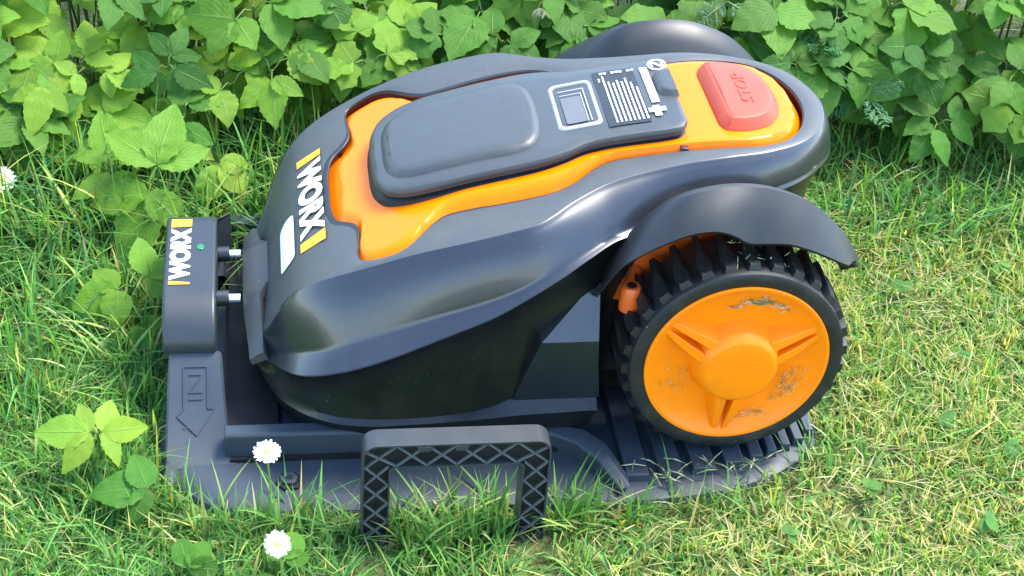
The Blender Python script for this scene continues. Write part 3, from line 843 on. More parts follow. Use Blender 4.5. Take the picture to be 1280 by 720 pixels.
# arrow and lettering in relief on the near foot
def foot(a, b, t):
    """a along x, b = y on the sloping face"""
    ys = [-.205, -.190, -.170, -.150, -.130, -.112, -.1005]; zs = [.006, .0105, .0200, .0340, .0500, .0655, .0745]
    return (a, b, float(np.interp(b, ys, zs)) + t)
def relief(name, segs, w, mat, h=.0012):
    mb = MB()
    for (a0, b0), (a1, b1) in segs:
        k = max(1, int(abs(b1 - b0) / .008))
        pts = [(a0 + (a1 - a0) * i / k, b0 + (b1 - b0) * i / k) for i in range(k + 1)]
        for p, q in zip(pts, pts[1:]):
            mb.bar(foot(*p, h * .3), foot(*q, h * .3), w, h * 1.6, up=(0, -.6, .8))
    return mb.build(name, mat, tw, 30)
xa, xb = -.4915, -.4700
relief('arrow_relief', [((xa, -.1120), (xb, -.1120)), ((xa, -.1120), (xa, -.1420)), ((xb, -.1120), (xb, -.1420)), ((xa, -.1420), (xa - .0060, -.1470)), ((xb, -.1420), (xb + .0060, -.1420)),
                          ((xa - .0060, -.1470), (-.4800, -.1620)), ((xb + .0060, -.1420), (-.4800, -.1620))], .0012, MAT['base'])
relief('letter_relief', [((-.4870, -.1350), (-.4745, -.1350)), ((-.4870, -.1300), (-.4745, -.1300)), ((-.4870, -.1300), (-.4745, -.1175)), ((-.4870, -.1175), (-.4745, -.1175))], .0014, MAT['base'])

# ================================================================== U-SHAPED BRACKET
br = empty('ground_bracket', (-.2580, -.287, 0))
tag(br, 'black plastic U-shaped bracket with diagonal lattice ribs pushed into the lawn before the mower', 'bracket')
X0, X1, ZTOP, LEG, BAR, RAD = -.0800, .0800, .1145, .0235, .0250, .013
def ucurve(o):
    """outline of the U at inset o (outer edge), from left foot round the top to right foot"""
    p = [(X0 + o, -.03)]
    rad = max(RAD - o, .002)
    for k in range(7):
        t = math.radians(180 - 90 * k / 6); p.append((X0 + o + rad + rad * math.cos(t), ZTOP - o - rad + rad * math.sin(t)))
    for k in range(7):
        t = math.radians(90 - 90 * k / 6); p.append((X1 - o - rad + rad * math.cos(t), ZTOP - o - rad + rad * math.sin(t)))
    return p + [(X1 - o, -.03)]
out_ = ucurve(0)
inn_ = [(X0 + LEG, -.03)] + [(X0 + LEG, ZTOP - BAR - .004)] * 6 + [(X0 + LEG + .004, ZTOP - BAR)] + [(X1 - LEG - .004, ZTOP - BAR)] + [(X1 - LEG, ZTOP - BAR - .004)] * 6 + [(X1 - LEG, -.03)]
o2 = ucurve(.0016)
i2 = [(x + (-.0014 if x < 0 else .0014), z + (.0014 if z > .05 else 0)) for x, z in inn_]
def R3(p, y): return np.array([(x, y, z) for x, z in p])
Yf, Yb, Yr = 0.0, .022, .008
mb = MB().grid(np.stack([R3(o2, Yr), R3(o2, Yf), R3(out_, Yf), R3(out_, Yb)], 0))
mb.grid(np.stack([R3(inn_, Yb), R3(inn_, Yf), R3(i2, Yf), R3(i2, Yr)], 0))
mb.grid(np.stack([R3(out_, Yb), R3(inn_, Yb)], 0))
mb.build('bracket_frame', MAT['bracket'], br, 30)
MB().grid(np.stack([R3(o2, Yr), R3(i2, Yr)], 0)).build('bracket_web', MAT['black'], br, 30)  # shadow of the recess painted on as black
def lat(a, b):
    MB().bar((a[0], .0042, a[1]), (b[0], .0042, b[1]), .0075, .0011, up=(0, 1, 0)).build('lattice_rib', MAT['rib'], br)
def lat2(a, b):
    d = Vector((b[0] - a[0], 0, b[1] - a[1])); L_ = d.length
    m_ = Matrix((d.normalized(), Vector((0, 1, 0)), d.normalized().cross(Vector((0, 1, 0))))).transposed()
    MB().box(((a[0] + b[0]) / 2, .0022, (a[1] + b[1]) / 2), (L_, .0030, .0008), m_).build('lattice_rib', MAT['rib'], br)
zt, zb = ZTOP - .002, ZTOP - BAR + .001
xs = [X0 + .003, X0 + .0285, X0 + .054, X0 + .0795, X0 + .105, X0 + .1305, X1 - .003]
for k in range(6):
    e0 = .004 if k in (0, 5) else 0
    up_first = k % 2 == 0
    lat2((xs[k], zb if not up_first else zt - (.006 if k == 0 else 0)), (xs[k + 1], zt - (.006 if k == 5 else 0) if not up_first else zb))
    if k in (0, 2, 4):
        lat2((xs[k], zb), (xs[k + 1], zt))
    else:
        lat2((xs[k], zt), (xs[k + 1], zb))
for xl, xr in ((X0 + .0015, X0 + LEG - .0013), (X1 - LEG + .0013, X1 - .0015)):
    for k in range(5):
        z1 = zb - k * .021; z0 = z1 - .021
        lat2((xl, z1), (xr, z0)); lat2((xr, z1), (xl, z0))
for x in (-.031, .000):
    MB().box((x + .003, .004, ZTOP - .0055), (.010, .007, .006), taper=(1.35, 1)).build('clip', MAT['bracket'], br, bevel=.0008)

# ================================================================== VEGETATION
CAMP = np.array([-0.412, -1.3414, 1.0376])
RM = np.array([rr[:], uu[:], f[:]])
FPX = 59.01 / 36 * 1280
def project(P):
    c = (P - CAMP) @ RM.T
    return 640 + FPX * c[:, 0] / c[:, 2], 360 - FPX * c[:, 1] / c[:, 2]

def inside_dock(x, y):
    """true over the base plate, so that no blade grows through it"""
    e = np.array(edge)
    lim = np.interp(x, e[:, 0], -e[:, 1], left=0, right=0)
    return (np.abs(y) < lim - .002) & (x > -.516) & (x < .107)

def clear_legs(x, y):
    """shorter, trodden grass just before the feet of the bracket"""
    a = ((np.abs(x + .326) < .022) | (np.abs(x + .189) < .022)) & (y > -.37) & (y < -.278)
    b_ = (x > -.53) & (x < .12) & (y > -.315) & (y < -.235)
    return np.where(a, .2, np.where(b_, .55, 1.0))

def smooth_noise(x, y, sc, seed):
    g_ = np.random.default_rng(seed).random((64, 64))
    u_ = (x * sc) % 63; v_ = (y * sc) % 63
    i, j = u_.astype(int), v_.astype(int); a, b_ = u_ - i, v_ - j
    a = a * a * (3 - 2 * a); b_ = b_ * b_ * (3 - 2 * b_)
    return (g_[i, j] * (1 - a) * (1 - b_) + g_[i + 1, j] * a * (1 - b_) + g_[i, j + 1] * (1 - a) * b_ + g_[i + 1, j + 1] * a * b_)

def blades(name, x, y, h, lean, az, w, col, seg=4, droop=0.5, z0=None):
    """one mesh of many grass blades; arrays per blade"""
    n = len(x)
    z0 = np.zeros(n) - .002 if z0 is None else z0
    t = np.linspace(0, 1, seg + 1)
    dx, dy = np.cos(az), np.sin(az)
    V = np.zeros((n, 2 * seg + 1, 3))
    tw_ = rng.uniform(-1.2, 1.2, n)
    for k, tk in enumerate(t):
        run = h * (np.sin(lean) * tk + droop * np.sin(lean) * tk * tk)
        ris = h * (np.cos(lean) * tk - droop * .55 * np.sin(lean) * tk ** 2.4)
        cx_, cy_, cz_ = x + dx * run, y + dy * run, z0 + np.maximum(ris, .001)
        a = az + math.pi / 2 + tw_ * tk
        ww = w * (1 - tk ** 2.2) * .5 * (.75 + .6 * min(1, tk * 3) - .35 * tk)
        if k < seg:
            V[:, 2 * k] = np.stack([cx_ + np.cos(a) * ww, cy_ + np.sin(a) * ww, cz_], 1)
            V[:, 2 * k + 1] = np.stack([cx_ - np.cos(a) * ww, cy_ - np.sin(a) * ww, cz_], 1)
        else:
            V[:, 2 * k] = np.stack([cx_, cy_, cz_], 1)
    m = 2 * seg + 1
    tri = []
    for k in range(seg - 1):
        tri += [(2 * k, 2 * k + 1, 2 * k + 3), (2 * k, 2 * k + 3, 2 * k + 2)]
    tri.append((2 * seg - 2, 2 * seg - 1, 2 * seg))
    tri = np.array(tri)
    T = (tri[None] + (np.arange(n) * m)[:, None, None]).reshape(-1)
    me = bpy.data.meshes.new(name)
    nv, nt_ = n * m, n * len(tri)
    me.vertices.add(nv); me.vertices.foreach_set('co', V.reshape(-1).astype(np.float32))
    me.loops.add(nt_ * 3); me.loops.foreach_set('vertex_index', T.astype(np.int32))
    me.polygons.add(nt_); me.polygons.foreach_set('loop_start', np.arange(0, nt_ * 3, 3, dtype=np.int32))
    me.polygons.foreach_set('use_smooth', np.ones(nt_, bool))
    at = me.attributes.new('bcol', 'FLOAT_COLOR', 'POINT')
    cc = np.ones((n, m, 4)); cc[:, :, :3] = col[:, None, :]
    tone_ramp = np.linspace(.8, 1.15, m)[None, :, None]; cc[:, :, :3] *= tone_ramp  # blade colour runs darker at the root, lighter at the tip
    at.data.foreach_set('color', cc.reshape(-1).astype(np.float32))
    me.update(); me.validate()
    return add(name, me, MAT['grass'])

def palette(n, cols, probs, jit=.18):
    c_ = np.array(cols); k = rng.choice(len(cols), n, p=np.array(probs) / sum(probs))
    return c_[k] * (1 + rng.normal(0, jit, (n, 1))).clip(.5, 1.6) * (1 + rng.normal(0, .06, (n, 3)))

def scatter(n, x0, x1, y0, y1):
    x = rng.uniform(x0, x1, n); y = rng.uniform(y0, y1, n)
    px, py = project(np.stack([x, y, 0 * x + .02], 1))
    vis = (px > -90) & (px < 1370) & (py > -60) & (py < 800)
    keep = (vis | (rng.random(n) < .16)) & ~inside_dock(x, y)
    return x[keep], y[keep]

GREEN = [(.070, .195, .034), (.105, .25, .048), (.17, .30, .070), (.045, .150, .042), (.36, .40, .095), (.48, .44, .20), (.22, .18, .07)]
# mown lawn
x, y = scatter(440000, -1.5, 1.5, -.85, .42)
rt = np.clip((x + .32) / .34, 0, 1)                  # the right hand side is drier and shorter
nz = smooth_noise(x + 3, y + 3, 14, 1); nz2 = smooth_noise(x + 3, y + 3, 45, 2)
keep = rng.random(len(x)) < (.55 + .6 * nz)
x, y, rt, nz, nz2 = x[keep], y[keep], rt[keep], nz[keep], nz2[keep]
n = len(x)
h = (.022 + .017 * nz) * rng.uniform(.45, 1.35, n) * (1 - .30 * rt) * (.75 + .5 * nz2)
lean = np.abs(rng.normal(.55, .38, n)).clip(0, 1.45)
h = h * clear_legs(x, y)
green = palette(n, GREEN, [3, 4, 2.5, 2, .6, .25, .1]); dry = palette(n, GREEN, [.7, 1.8, 3.2, .5, 4.4, 2.2, .5])
sel = rng.random(n) < rt * (.35 + .75 * nz2)
col = np.where(sel[:, None], dry, green)
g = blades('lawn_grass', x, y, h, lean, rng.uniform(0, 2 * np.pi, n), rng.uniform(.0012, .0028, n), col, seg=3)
tag(g, 'short mown green lawn grass around the mower', 'grass', kind='stuff')
# longer blades and tufts
x, y = scatter(10000, -1.0, .9, -.60, .40)
nz = smooth_noise(x + 5, y + 5, 11, 7); keep = (nz > .45) | (x < -.2)
keep &= rng.random(len(x)) < np.where(x < -.1, .9, .35)
keep &= clear_legs(x, y) > .3
x, y = x[keep], y[keep]; n = len(x)
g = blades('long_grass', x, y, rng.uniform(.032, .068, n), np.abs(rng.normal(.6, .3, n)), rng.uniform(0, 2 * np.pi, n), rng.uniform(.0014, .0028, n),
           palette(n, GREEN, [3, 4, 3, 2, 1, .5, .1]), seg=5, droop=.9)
tag(g, 'longer loose grass blades standing above the lawn', 'grass', kind='stuff')
# dry thatch lying on the lawn, mostly on the right
x, y = scatter(17000, -1.0, .9, -.60, .38)
keep = rng.random(len(x)) < np.clip((x + .45) / .6, .1, 1)
x, y = x[keep], y[keep]; n = len(x)
g = blades('dry_thatch', x, y, rng.uniform(.010, .032, n), rng.uniform(1.1, 1.5, n), rng.uniform(0, 2 * np.pi, n), rng.uniform(.0007, .0014, n),
           palette(n, [(.40, .36, .19), (.34, .30, .12), (.28, .26, .08), (.22, .28, .07)], [2, 3, 2, 2]), seg=3, droop=.1, z0=rng.uniform(.006, .022, n))
tag(g, 'pale dry thatch lying in the lawn', 'dry grass', kind='stuff')
# tall uncut grass between the mower and the leafy bank
def tall(n0, x0, x1, y0, y1, hmin, hmax):
    x = rng.uniform(x0, x1, n0); y = rng.uniform(y0, y1, n0)
    return x, y, rng.uniform(hmin, hmax, n0)
T_ = [tall(4200, -.95, -.33, .14, .46, .05, .15), tall(1500, -.40, .12, .23, .45, .06, .13), tall(6200, .115, .95, .14, .50, .025, .080), tall(900, -1.0, 1.0, .45, .95, .08, .16), tall(1500, -.90, -.52, -.05, .18, .04, .09)]
x, y, h = [np.concatenate([q[k] for q in T_]) for k in range(3)]
n = len(x)
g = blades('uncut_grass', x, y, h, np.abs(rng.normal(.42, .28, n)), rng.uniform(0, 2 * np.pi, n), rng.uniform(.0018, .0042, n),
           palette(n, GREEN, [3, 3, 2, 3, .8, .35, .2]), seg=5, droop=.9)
tag(g, 'tall uncut grass between the mower and the leafy bank', 'grass', kind='stuff')
# blades right in front of and inside the bracket and along the base plate
xs_, ys_, hs_ = [], [], []
for n0, x0, x1, y0, y1, a, b_ in ((230, -.31, -.205, -.300, -.256, .03, .070), (110, -.30, -.21, -.33, -.283, .025, .05), (70, -.50, -.35, -.275, -.250, .03, .075), (70, -.17, -.10, -.285, -.254, .03, .075),
                                  (60, -.10, .06, -.275, -.252, .02, .05), (120, -.56, -.512, -.22, .1, .03, .07), (60, .07, .13, -.23, -.17, .02, .05)):
    xs_.append(rng.uniform(x0, x1, n0)); ys_.append(rng.uniform(y0, y1, n0)); hs_.append(rng.uniform(a, b_, n0))
x, y, h = map(np.concatenate, (xs_, ys_, hs_))
k = ~inside_dock(x, y) & (clear_legs(x, y) > .3); x, y, h = x[k], y[k], h[k]; n = len(x)
g = blades('edge_grass', x, y, h, np.abs(rng.normal(.32, .25, n)), rng.uniform(0, 2 * np.pi, n), rng.uniform(.0016, .0036, n), palette(n, GREEN, [3, 4, 3, 1, .8, .4, .1]), seg=5, droop=.9)
tag(g, 'grass blades growing along the edge of the charging base and through the bracket', 'grass', kind='stuff')

# ---- broad leaves
def leaf_mesh(kind, seed):
    """serrated leaf blade along +Y, unit length, lying near z=0, folded along the midrib and drooping at the tip"""
    rs = random.Random(seed)
    n = 16
    rows, uvs = [], []
    for i in range(n + 1):
        t = i / n
        if kind == 0:   w = .33 * math.sin(math.pi * t ** .80) ** .85 * (1 - .25 * t)
        elif kind == 1: w = .40 * math.sin(math.pi * t ** .70) ** .80 * (1 - .15 * t)
        elif kind == 2: w = .46 * math.sin(math.pi * t ** .62) ** .75 * (1 + .22 * math.cos(9.5 * t)) * (1 - .1 * t)
        else:           w = .42 * math.sin(math.pi * t ** .9) ** .6
        ser = (.016 if i % 2 else -.010) * (0 if i in (0, n) else 1) * (0 if kind == 3 else 1)
        w = max(w + ser + rs.uniform(-.006, .006), .004)
        zc = -.16 * t * t + .03 * math.sin(3 * t + seed)
        row, uvr = [], []
        for q in (-1, -.5, 0, .5, 1):
            xx = q * w
            fold = .28 * abs(q) * w - .30 * (abs(q) * w) ** 2 * 2
            rip = .016 * math.sin(11 * t * 2.2 - 4 * abs(q) + seed) * abs(q)
            back = -.05 * abs(q) if i % 2 else 0
            row.append((xx, t + .10 * abs(q) * w + back * .4, zc + fold + rip + rs.uniform(-.004, .004)))
            uvr.append((q, t))
        rows.append(row); uvs.append(uvr)
    mb = MB().grid(np.array(rows))
    me = bpy.data.meshes.new('leaf'); me.from_pydata(mb.v, [], mb.f)
    ul = me.uv_layers.new(name='UVMap')
    flatuv = [c_ for r_ in uvs for c_ in r_]
    for lp in me.loops: ul.data[lp.index].uv = flatuv[lp.vertex_index]
    me.polygons.foreach_set('use_smooth', [True] * len(me.polygons))
    me.materials.append(MAT['leaf'])
    return me
LEAVES = {k: [leaf_mesh(k, 10 * k + s) for s in range(5)] for k in range(4)}

def put_leaf(parent, base, d, up, size, kind, col, wide=1.0):
    """leaf object whose midrib runs along d with its face towards up"""
    d = Vector(d).normalized(); up = Vector(up)
    x_ = d.cross(up).normalized(); z_ = x_.cross(d)
    o = bpy.data.objects.new('leaf', random.choice(LEAVES[kind])); COL.objects.link(o)
    o.parent = parent
    mt = Matrix((x_ * size * wide, d * size, z_ * size)).transposed().to_4x4(); mt.translation = Vector(base)
    o.matrix_local = mt
    j = random.uniform(.82, 1.2)
    o.color = (col[0] * j * random.uniform(.9, 1.1), col[1] * j, col[2] * j * random.uniform(.85, 1.15), 1)
    return o

LG = [(.058, .170, .014), (.084, .210, .015), (.044, .140, .014), (.120, .245, .017), (.066, .182, .014)]
YG = [(.165, .30, .022), (.13, .265, .020), (.21, .34, .032)]
def plant(root, top, leaves, size, kind, cols, label, group=None, face=(0, -.45, .9), spread=1.0, name='ground_elder', stem_w=.0016, cat='plant', auto=False):
    """stalk from root to top carrying leaflets grouped in threes"""
    root, top = Vector(root), Vector(top)
    p = empty(name, root)
    tag(p, label, cat, group)
    rel = top - root
    mid = rel * .55 + Vector((0, 0, rel.z * .14))
    col = random.choice(cols)
    if auto:
        tone = 'pale yellow-green' if col in YG else ('dark green' if col[1] < .15 else ('light green' if col[1] > .2 else 'mid green'))
        size_w = {3: 'small three-leaflet', 6: 'six-leaflet', 9: 'nine-leaflet'}[leaves]
        depth = 'low in the bank' if top.z < .14 else ('half way up the bank' if top.z < .21 else 'high in the bank')
        xs_at = [(-.62, 'far left of the charging tower'), (-.44, 'behind the charging tower'), (-.24, 'behind the mower nose'), (-.02, 'behind the middle of the mower'), (.22, 'behind the mower tail'), (.34, 'just right of the mower tail'), (.46, 'right of the mower'), (9, 'by the right edge')]
        if top.y > .6: depth = 'far back'
        noun = 'elder' if name == 'ground_elder' else 'weed'
        where = next(w for lim, w in xs_at if top.x < lim)
        p['label'] = f"{tone} {size_w} {noun} {depth}, {where}"
    st = MB().tube([(0, 0, 0), mid * .5 + Vector((0, 0, rel.z * .06)), mid, rel * .82 + Vector((0, 0, rel.z * .05)), rel], [stem_w, stem_w, stem_w * .9, stem_w * .75, stem_w * .6], 5)
    groups = max(1, leaves // 3)
    a0 = random.uniform(0, 6.28)
    fv = Vector(face).normalized()
    t1 = fv.cross(Vector((1, 0, 0))).normalized(); t2 = fv.cross(t1)
    for gi in range(groups):
        if groups == 1: da = random.uniform(0, 6.28); base = rel
        else:
            da = a0 + gi * 6.283 / groups + random.uniform(-.35, .35)
            dirv = (t1 * math.cos(da) + t2 * math.sin(da) + fv * .25)
            base = rel + dirv * size * random.uniform(.25, .5) * spread
            st.tube([rel * .96, rel * .5 + base * .5 + Vector((0, 0, .004)), base], [stem_w * .6, stem_w * .5, stem_w * .45], 4)
        k = min(3, leaves - gi * 3) if leaves >= 3 else leaves
        for li in range(k):
            an = da + (li - (k - 1) / 2) * random.uniform(.95, 1.25) if k > 1 else da
            d = t1 * math.cos(an) + t2 * math.sin(an) + fv * random.uniform(-.22, .10)
            up = fv + Vector((random.uniform(-.35, .35), random.uniform(-.35, .35), random.uniform(-.15, .25)))
            put_leaf(p, base, d, up, size * random.uniform(.8, 1.15) * (1.1 if li == k // 2 else .92), kind, col, random.uniform(.85, 1.1))
    so_ = st.build('stem', MAT['stalk'], p, 60)
    so_.color = (.12, .20, .04, 1)
    return p

def blocked(q):
    """inside the space of the mower or the tower"""
    return (-.47 < q[0] < .16 and q[1] < .255) or (-.55 < q[0] <= -.44 and q[1] < .13) 

# bank of ground elder behind the mower
random.seed(21)
zones = [
    # count, x range, y range, z range, size, kinds, colours, label
    (125, (-.84, -.42), (.28, .60), (.06, .30), (.036, .058), (0, 1, 0, 1), LG + YG + YG, 'leafy ground elder plant in the bank at the upper left, behind the charging tower'),
    (118, (-.46, -.02), (.29, .60), (.09, .32), (.036, .056), (0, 1, 2), LG + LG + YG[:2], 'leafy ground elder plant in the bank directly behind the mower'),
    (26, (-.95, .00), (.60, .90), (.18, .34), (.055, .075), (1, 0), LG, 'leafy ground elder plant at the very back of the bank'),
    (30, (-1.25, -.84), (.26, .60), (.07, .30), (.045, .066), (0, 1), LG + YG, 'leafy ground elder plant in the bank beyond the left edge'),
    (12, (.31, .48), (.325, .43), (.05, .17), (.036, .054), (1, 2, 0), LG, 'broad-leaved green plant low in the bank right of the mower'),
    (34, (.00, 1.0), (.60, .90), (.16, .34), (.055, .075), (1, 2), LG, 'broad-leaved green plant at the very back of the bank'),
    (155, (.00, .78), (.29, .62), (.07, .32), (.036, .058), (1, 2, 0, 1), LG + LG[:3], 'broad-leaved green plant in the bank to the right behind the mower'),
]
for cnt, xr, yr, zr, sr, kinds, cols, lab in zones:
    k = 0; tries = 0
    while k < cnt and tries < 4000:
        tries += 1
        x = random.uniform(*xr); y = random.uniform(*yr)
        zmax = min(zr[1], .10 + (y - .26) * .95)
        z = random.uniform(max(zr[0], zmax - .13), zmax)
        if blocked((x, y - .05, z)): continue
        lv = random.choice((3, 6, 9, 9))
        tp = (x, y, z)
        plant((x + random.uniform(-.05, .05), y + random.uniform(.02, .10), 0), tp, lv, random.uniform(*sr), random.choice(kinds), cols, lab, 'leafy plants in the bank',
              face=(random.uniform(-.35, .25), random.uniform(-.95, -.25), 1), auto=True, name='ground_elder' if 'elder' in lab else 'broad_leaved_plant')
        k += 1

# single plants that stand out
random.seed(5)
plant((-.565, -.175, 0), (-.563, -.195, .060), 6, .040, 0, YG, 'bright yellow-green seedling with pointed leaves in the lawn left of the charging tower', face=(.05, -.45, .9), spread=.4)
plant((-.515, -.225, 0), (-.520, -.240, .035), 3, .042, 1, LG[:2], 'small round-leaved seedling at the foot of the charging tower', face=(0, -.5, .85), spread=.5)
plant((-.545, .245, 0), (-.530, .175, .085), 6, .070, 0, YG, 'large yellow-green plant rising just behind the top of the charging tower', face=(-.05, -.6, .8), spread=.7)
plant((-.585, .26, 0), (-.575, .215, .080), 6, .052, 0, YG, 'yellow-green plant at the edge of the bank left of the charging tower', face=(-.1, -.6, .8), spread=.7)
plant((-.455, .26, 0), (-.462, .225, .075), 3, .040, 3, YG, 'small plant with three rounded leaves between the tower and the mower nose', face=(.1, -.6, .8), spread=.7)
plant((-.555, .06, 0), (-.545, .040, .050), 6, .044, 1, YG, 'low seedling beside the upper left side of the charging tower', face=(-.1, -.5, .85))
plant((-.530, .02, 0), (-.537, .000, .030), 3, .034, 1, YG, 'smallest seedling tucked against the left side of the charging tower', face=(-.1, -.5, .85))
plant((-.405, -.335, 0), (-.408, -.330, .018), 6, .026, 3, LG[:3], 'low rosette of round leaves under the lower daisy', face=(0, -.4, .9), name='leaf_rosette', spread=1.2)
plant((-.480, -.325, 0), (-.483, -.325, .022), 4, .028, 3, LG[:3], 'pair of round upright leaves in the lawn at the lower left', face=(0, -.6, .8), name='leaf_rosette')
# lawn weeds on the right
spots = [(1130, 352, 'near the tip of the near fender'), (1205, 440, 'half way down the right side'), (1262, 556, 'at the right edge, lowest but one'), (1232, 648, 'near the lower right corner'),
         (1085, 610, 'below and right of the near wheel'), (985, 668, 'below the ribbed ramp'), (1180, 520, 'between the wheel and the right edge'), (1250, 330, 'highest at the right edge')]
for px, py, wh_ in spots:
    d = np.array([(px - 640) / FPX, -(py - 360) / FPX, 1]) @ RM
    q = CAMP + d * (.020 - CAMP[2]) / d[2]
    plant((q[0], q[1], 0), (q[0], q[1], .020), 3, random.uniform(.012, .017), 3, [(.085, .22, .045), (.11, .25, .04)],
          'small clover-like weed in the lawn, ' + wh_, 'clover weeds in the right lawn', face=(0, -.3, .95), name='clover', stem_w=.0008)

# feathery plants at the upper right
def frond_mesh(seed):
    rs = random.Random(seed)
    v, fc = [], []
    def lobe(b, d, L_, w, depth):
        b = np.array(b); d = np.array(d) / np.linalg.norm(d)
        s = np.array([-d[1], d[0], 0])
        n0 = len(v)
        z = rs.uniform(-.03, .03)
        v.extend([tuple(b - s * w * .35), tuple(b + d * L_ * .45 - s * w * .5 + [0, 0, z]), tuple(b + d * L_ + [0, 0, z - .02]), tuple(b + d * L_ * .45 + s * w * .5 + [0, 0, z]), tuple(b + s * w * .35)])
        fc.append((n0, n0 + 1, n0 + 2, n0 + 3, n0 + 4))
        if depth:
            for t in (.3, .5, .7):
                for sg in (-1, 1):
                    lobe(b + d * L_ * t, d * rs.uniform(.6, 1.0) + s * sg * rs.uniform(.5, .9), L_ * rs.uniform(.26, .46) * (1.15 - t * .5), w * rs.uniform(.55, .8), depth - 1)
    lobe((0, 0, 0), (0, 1, 0), 1.0, .035, 0)
    for i in range(9):
        t = .12 + .8 * i / 8
        L_ = .42 * math.sin(math.pi * (t * .8 + .15))
        for sg in (-1, 1):
            lobe((0, t + rs.uniform(-.02, .02), -.12 * t * t), (sg * .85, rs.uniform(.35, .8), rs.uniform(-.3, .15)), L_ * rs.uniform(.75, 1.15), .042, 1 if i < 7 else 0)
    me = bpy.data.meshes.new('frond'); me.from_pydata(v, [], fc); me.materials.append(MAT['frond'])
    return me
FR = [frond_mesh(s) for s in range(3)]
def feathery(root, top, nf, size, label):
    root, top = Vector(root), Vector(top)
    p = empty('feathery_plant', root); tag(p, label, 'plant', 'feathery plants in the bank')
    rel = top - root
    MB().tube([(0, 0, 0), rel * .5 + Vector((0, .01, 0)), rel], [.002, .0017, .001], 5).build('stem', MAT['stalk'], p, 60).color = (.12, .18, .06, 1)
    for k in range(nf):
        a = 6.283 * k / nf + random.uniform(-.4, .4)
        d = Vector((math.cos(a), math.sin(a) * .7 - .35, random.uniform(-.5, .6)))
        base = rel * random.uniform(.75, 1.0)
        up = Vector((random.uniform(-.6, .6), -.5, .85)); d.normalize()
        x_ = d.cross(up).normalized(); z_ = x_.cross(d)
        o = bpy.data.objects.new('frond', random.choice(FR)); COL.objects.link(o); o.parent = p
        s = size * random.uniform(.8, 1.2)
        mt = Matrix((x_ * s, d * s, z_ * s)).transposed().to_4x4(); mt.translation = base
        o.matrix_local = mt
        j = random.uniform(.85, 1.2); o.color = (.045 * j, .135 * j, .045 * j, 1)
random.seed(31)
for root, top, nf, size, lab in [((.13, .44, 0), (.115, .36, .235), 5, .055, 'feathery grey-green plant directly above the stop button end of the mower'),
                                 ((.26, .42, 0), (.235, .33, .195), 5, .058, 'feathery grey-green plant in the bank right of the far fender'),
                                 ((.30, .36, 0), (.28, .30, .130), 4, .050, 'low feathery plant hanging over the grass right of the mower'),
                                 ((.42, .55, 0), (.38, .46, .230), 4, .058, 'feathery plant at the top of the bank near the upper right corner')]:
    feathery(root, top, nf, size, lab)

# grass seed head standing above the bank
sh = empty('grass_seed_head', (-.10, .38, 0)); tag(sh, 'pale nodding grass seed head above the middle of the mower', 'seed head')
mb = MB().tube([(0, 0, 0), (-.005, -.02, .12), (-.012, -.045, .205), (-.006, -.07, .235)], [.0011, .001, .0008, .0006], 5)
mb.build('stem', MAT['stalk'], sh, 60).color = (.25, .30, .12, 1)
mb = MB()
for k in range(26):
    t = k / 25; c0 = Vector((-.012 + .006 * t, -.045 - .03 * t, .205 + .028 * t - .015 * t * t)); d = Vector((random.uniform(-.7, .7), random.uniform(-.6, .1), random.uniform(-1.2, -.2))).normalized()
    mb.tube([c0, c0 + d * .004, c0 + d * .010], [.0003, .0009, .0002], 4)
so_ = mb.build('spikelets', MAT['stalk'], sh, 60); so_.color = (.30, .33, .16, 1)

# ---- daisies
def daisy(loc, head, facing, rad, label):
    p = empty('daisy', loc); tag(p, label, 'flower', 'daisies in the lawn')
    hd = Vector(head) - Vector(loc)
    MB().tube([(0, 0, 0), hd * .5 + Vector((.003, 0, 0)), hd], [.0011, .001, .0010], 6).build('stem', MAT['stalk'], p, 60).color = (.14, .26, .05, 1)
    z_ = Vector(facing).normalized(); x_ = z_.cross(Vector((0, 1, .2))).normalized(); y_ = z_.cross(x_)
    mb = MB()
    n = 30
    for k in range(n):
        a = 6.283 * k / n + random.uniform(-.07, .07); lift = random.uniform(-.1, .25) + (.25 if k % 2 else 0)
        d = x_ * math.cos(a) + y_ * math.sin(a); s = (x_ * -math.sin(a) + y_ * math.cos(a))
        L_ = rad * random.uniform(.88, 1.08); w = rad * .14
        q = [hd + d * rad * .22 - s * w * .5, hd + d * L_ * .65 - s * w + z_ * L_ * .25 * lift, hd + d * L_ - s * w * .45 + z_ * L_ * .30 * lift, hd + d * L_ + s * w * .45 + z_ * L_ * .30 * lift, hd + d * L_ * .65 + s * w + z_ * L_ * .25 * lift, hd + d * rad * .22 + s * w * .5]
        mb.raw([tuple(t) for t in q], [(0, 1, 4, 5), (1, 2, 3, 4)])
    mb.build('petals', MAT['petal'], p, 60).color = (.86, .86, .84, 1)
    mb = MB()
    rings = []
    for i in range(5):
        t = i / 4 * math.pi / 2
        rings.append([tuple(hd + z_ * rad * .16 * math.sin(t) + (x_ * math.cos(a) + y_ * math.sin(a)) * rad * .24 * math.cos(t)) for a in [6.283 * k / 14 for k in range(14)]])
    mb.grid(rings, wrap_v=True)
    mb.build('flower_centre', MAT['petal'], p, 60).color = (.84, .66, .16, 1)
daisy((-.418, -.262, 0), (-.417, -.252, .082), (.1, -.3, 1), .0118, 'daisy standing in front of the base plate beside the tower foot')
daisy((-.408, -.345, 0), (-.410, -.330, .050), (.1, -.75, .8), .0112, 'daisy low in the lawn, the one nearest the camera')
daisy((-.695, .245, 0), (-.690, .222, .062), (.35, -.7, .75), .0140, 'daisy at the left edge under the leafy bank')

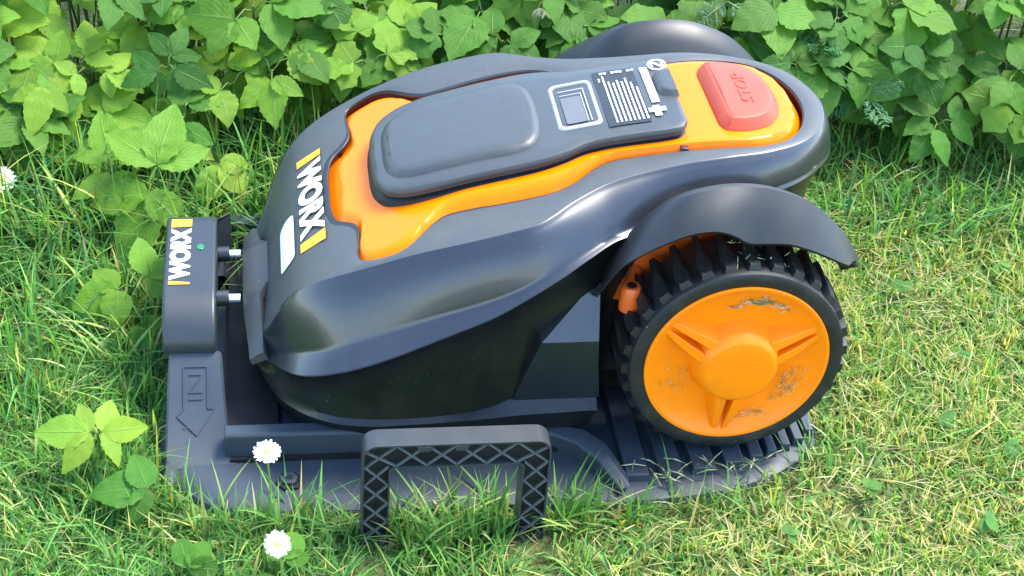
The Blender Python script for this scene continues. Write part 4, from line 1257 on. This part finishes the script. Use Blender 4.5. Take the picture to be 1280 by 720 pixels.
# ---- clippings stuck in the near wheel and on the ramp
random.seed(77)
mb = MB()
def clip_bit(c0, d, w):
    side = Vector((d.z, 0, -d.x)) * random.uniform(-.25, .25)
    mb.tube([c0 - d / 2, c0 + side * .6 + Vector((0, -.0004, 0)), c0 + d / 2 + side * .2], [w * .5, w, w * .3], 4)
for a0, a1, r0, cnt, sp in ((52, 96, .0675, 46, .0024), (92, 103, .0610, 8, .003), (-50, -8, .0630, 26, .0036), (-30, -8, .056, 12, .004), (-86, -58, .0640, 12, .004), (172, 212, .0600, 12, .006), (150, 165, .058, 5, .004)):
    for k in range(cnt):
        a = math.radians(a0 + (a1 - a0) * random.betavariate(1.6, 1.6)); rad = min(random.gauss(r0, sp), .0725)
        c0 = Vector((rad * math.cos(a), -.1985 - random.uniform(0, .0022), .125 + rad * math.sin(a)))
        tg = a + math.pi / 2 + random.gauss(0, .45); L_ = random.choice((.004, .006, .008, .012, .016))
        clip_bit(c0, Vector((math.cos(tg), random.uniform(-.12, .12), math.sin(tg))) * L_, random.uniform(.0002, .0005))
for k in range(22):      # bits on the tread under the fender
    a = math.radians(random.gauss(86, 9)); rad = random.uniform(.099, .108); yq = random.uniform(-.195, -.15)
    c0 = Vector((rad * math.cos(a), yq, .125 + rad * math.sin(a)))
    clip_bit(c0, Vector((random.uniform(-1, 1), random.uniform(-1, 1), random.uniform(-.4, .6))).normalized() * random.choice((.004, .008, .014)), random.uniform(.0004, .0008))
o = mb.build('grass_clippings', MAT['straw'], None, 60)
mm, nt, b = newmat('clippings'); MAT['clip'] = mm
N, L = nt.nodes, nt.links
tc = N.new('ShaderNodeTexCoord'); nz_ = N.new('ShaderNodeTexNoise'); nz_.inputs['Scale'].default_value = 160
L.new(tc.outputs['Object'], nz_.inputs['Vector'])
cr = N.new('ShaderNodeValToRGB'); cr.color_ramp.elements[0].position = .42; cr.color_ramp.elements[0].color = (.10, .15, .04, 1); cr.color_ramp.elements[1].position = .60; cr.color_ramp.elements[1].color = (.50, .43, .24, 1)
L.new(nz_.outputs[0], cr.inputs[0]); L.new(cr.outputs[0], b.inputs['Base Color']); b.inputs['Roughness'].default_value = .7
o.data.materials.clear(); o.data.materials.append(mm)
tag(o, 'dried grass clippings caught in the orange near wheel', 'grass clippings', kind='stuff')
mb = MB()
for k in range(26):
    x = random.gauss(-.02, .04); y = random.uniform(-.243, -.205)
    if not (-.1 < x < .09): continue
    yl = np.interp(x, [-.11, -.05, 0, .045, .08, .1], [-.24, -.236, -.229, -.213, -.192, -.175])
    y = max(y, yl)
    c0 = Vector((x, y, random.uniform(.0185, .022))); a = random.uniform(0, 6.28); L_ = random.uniform(.006, .03)
    d = Vector((math.cos(a), math.sin(a), random.uniform(-.05, .15))) * L_
    mb.tube([c0 - d / 2, c0 + Vector((0, 0, .002)), c0 + d / 2], [.0004, random.uniform(.0006, .0011), .0002], 4)
o = mb.build('loose_clippings', mm, None, 60)
tag(o, 'loose dry grass clippings on the ribbed ramp below the near wheel', 'grass clippings', kind='stuff')
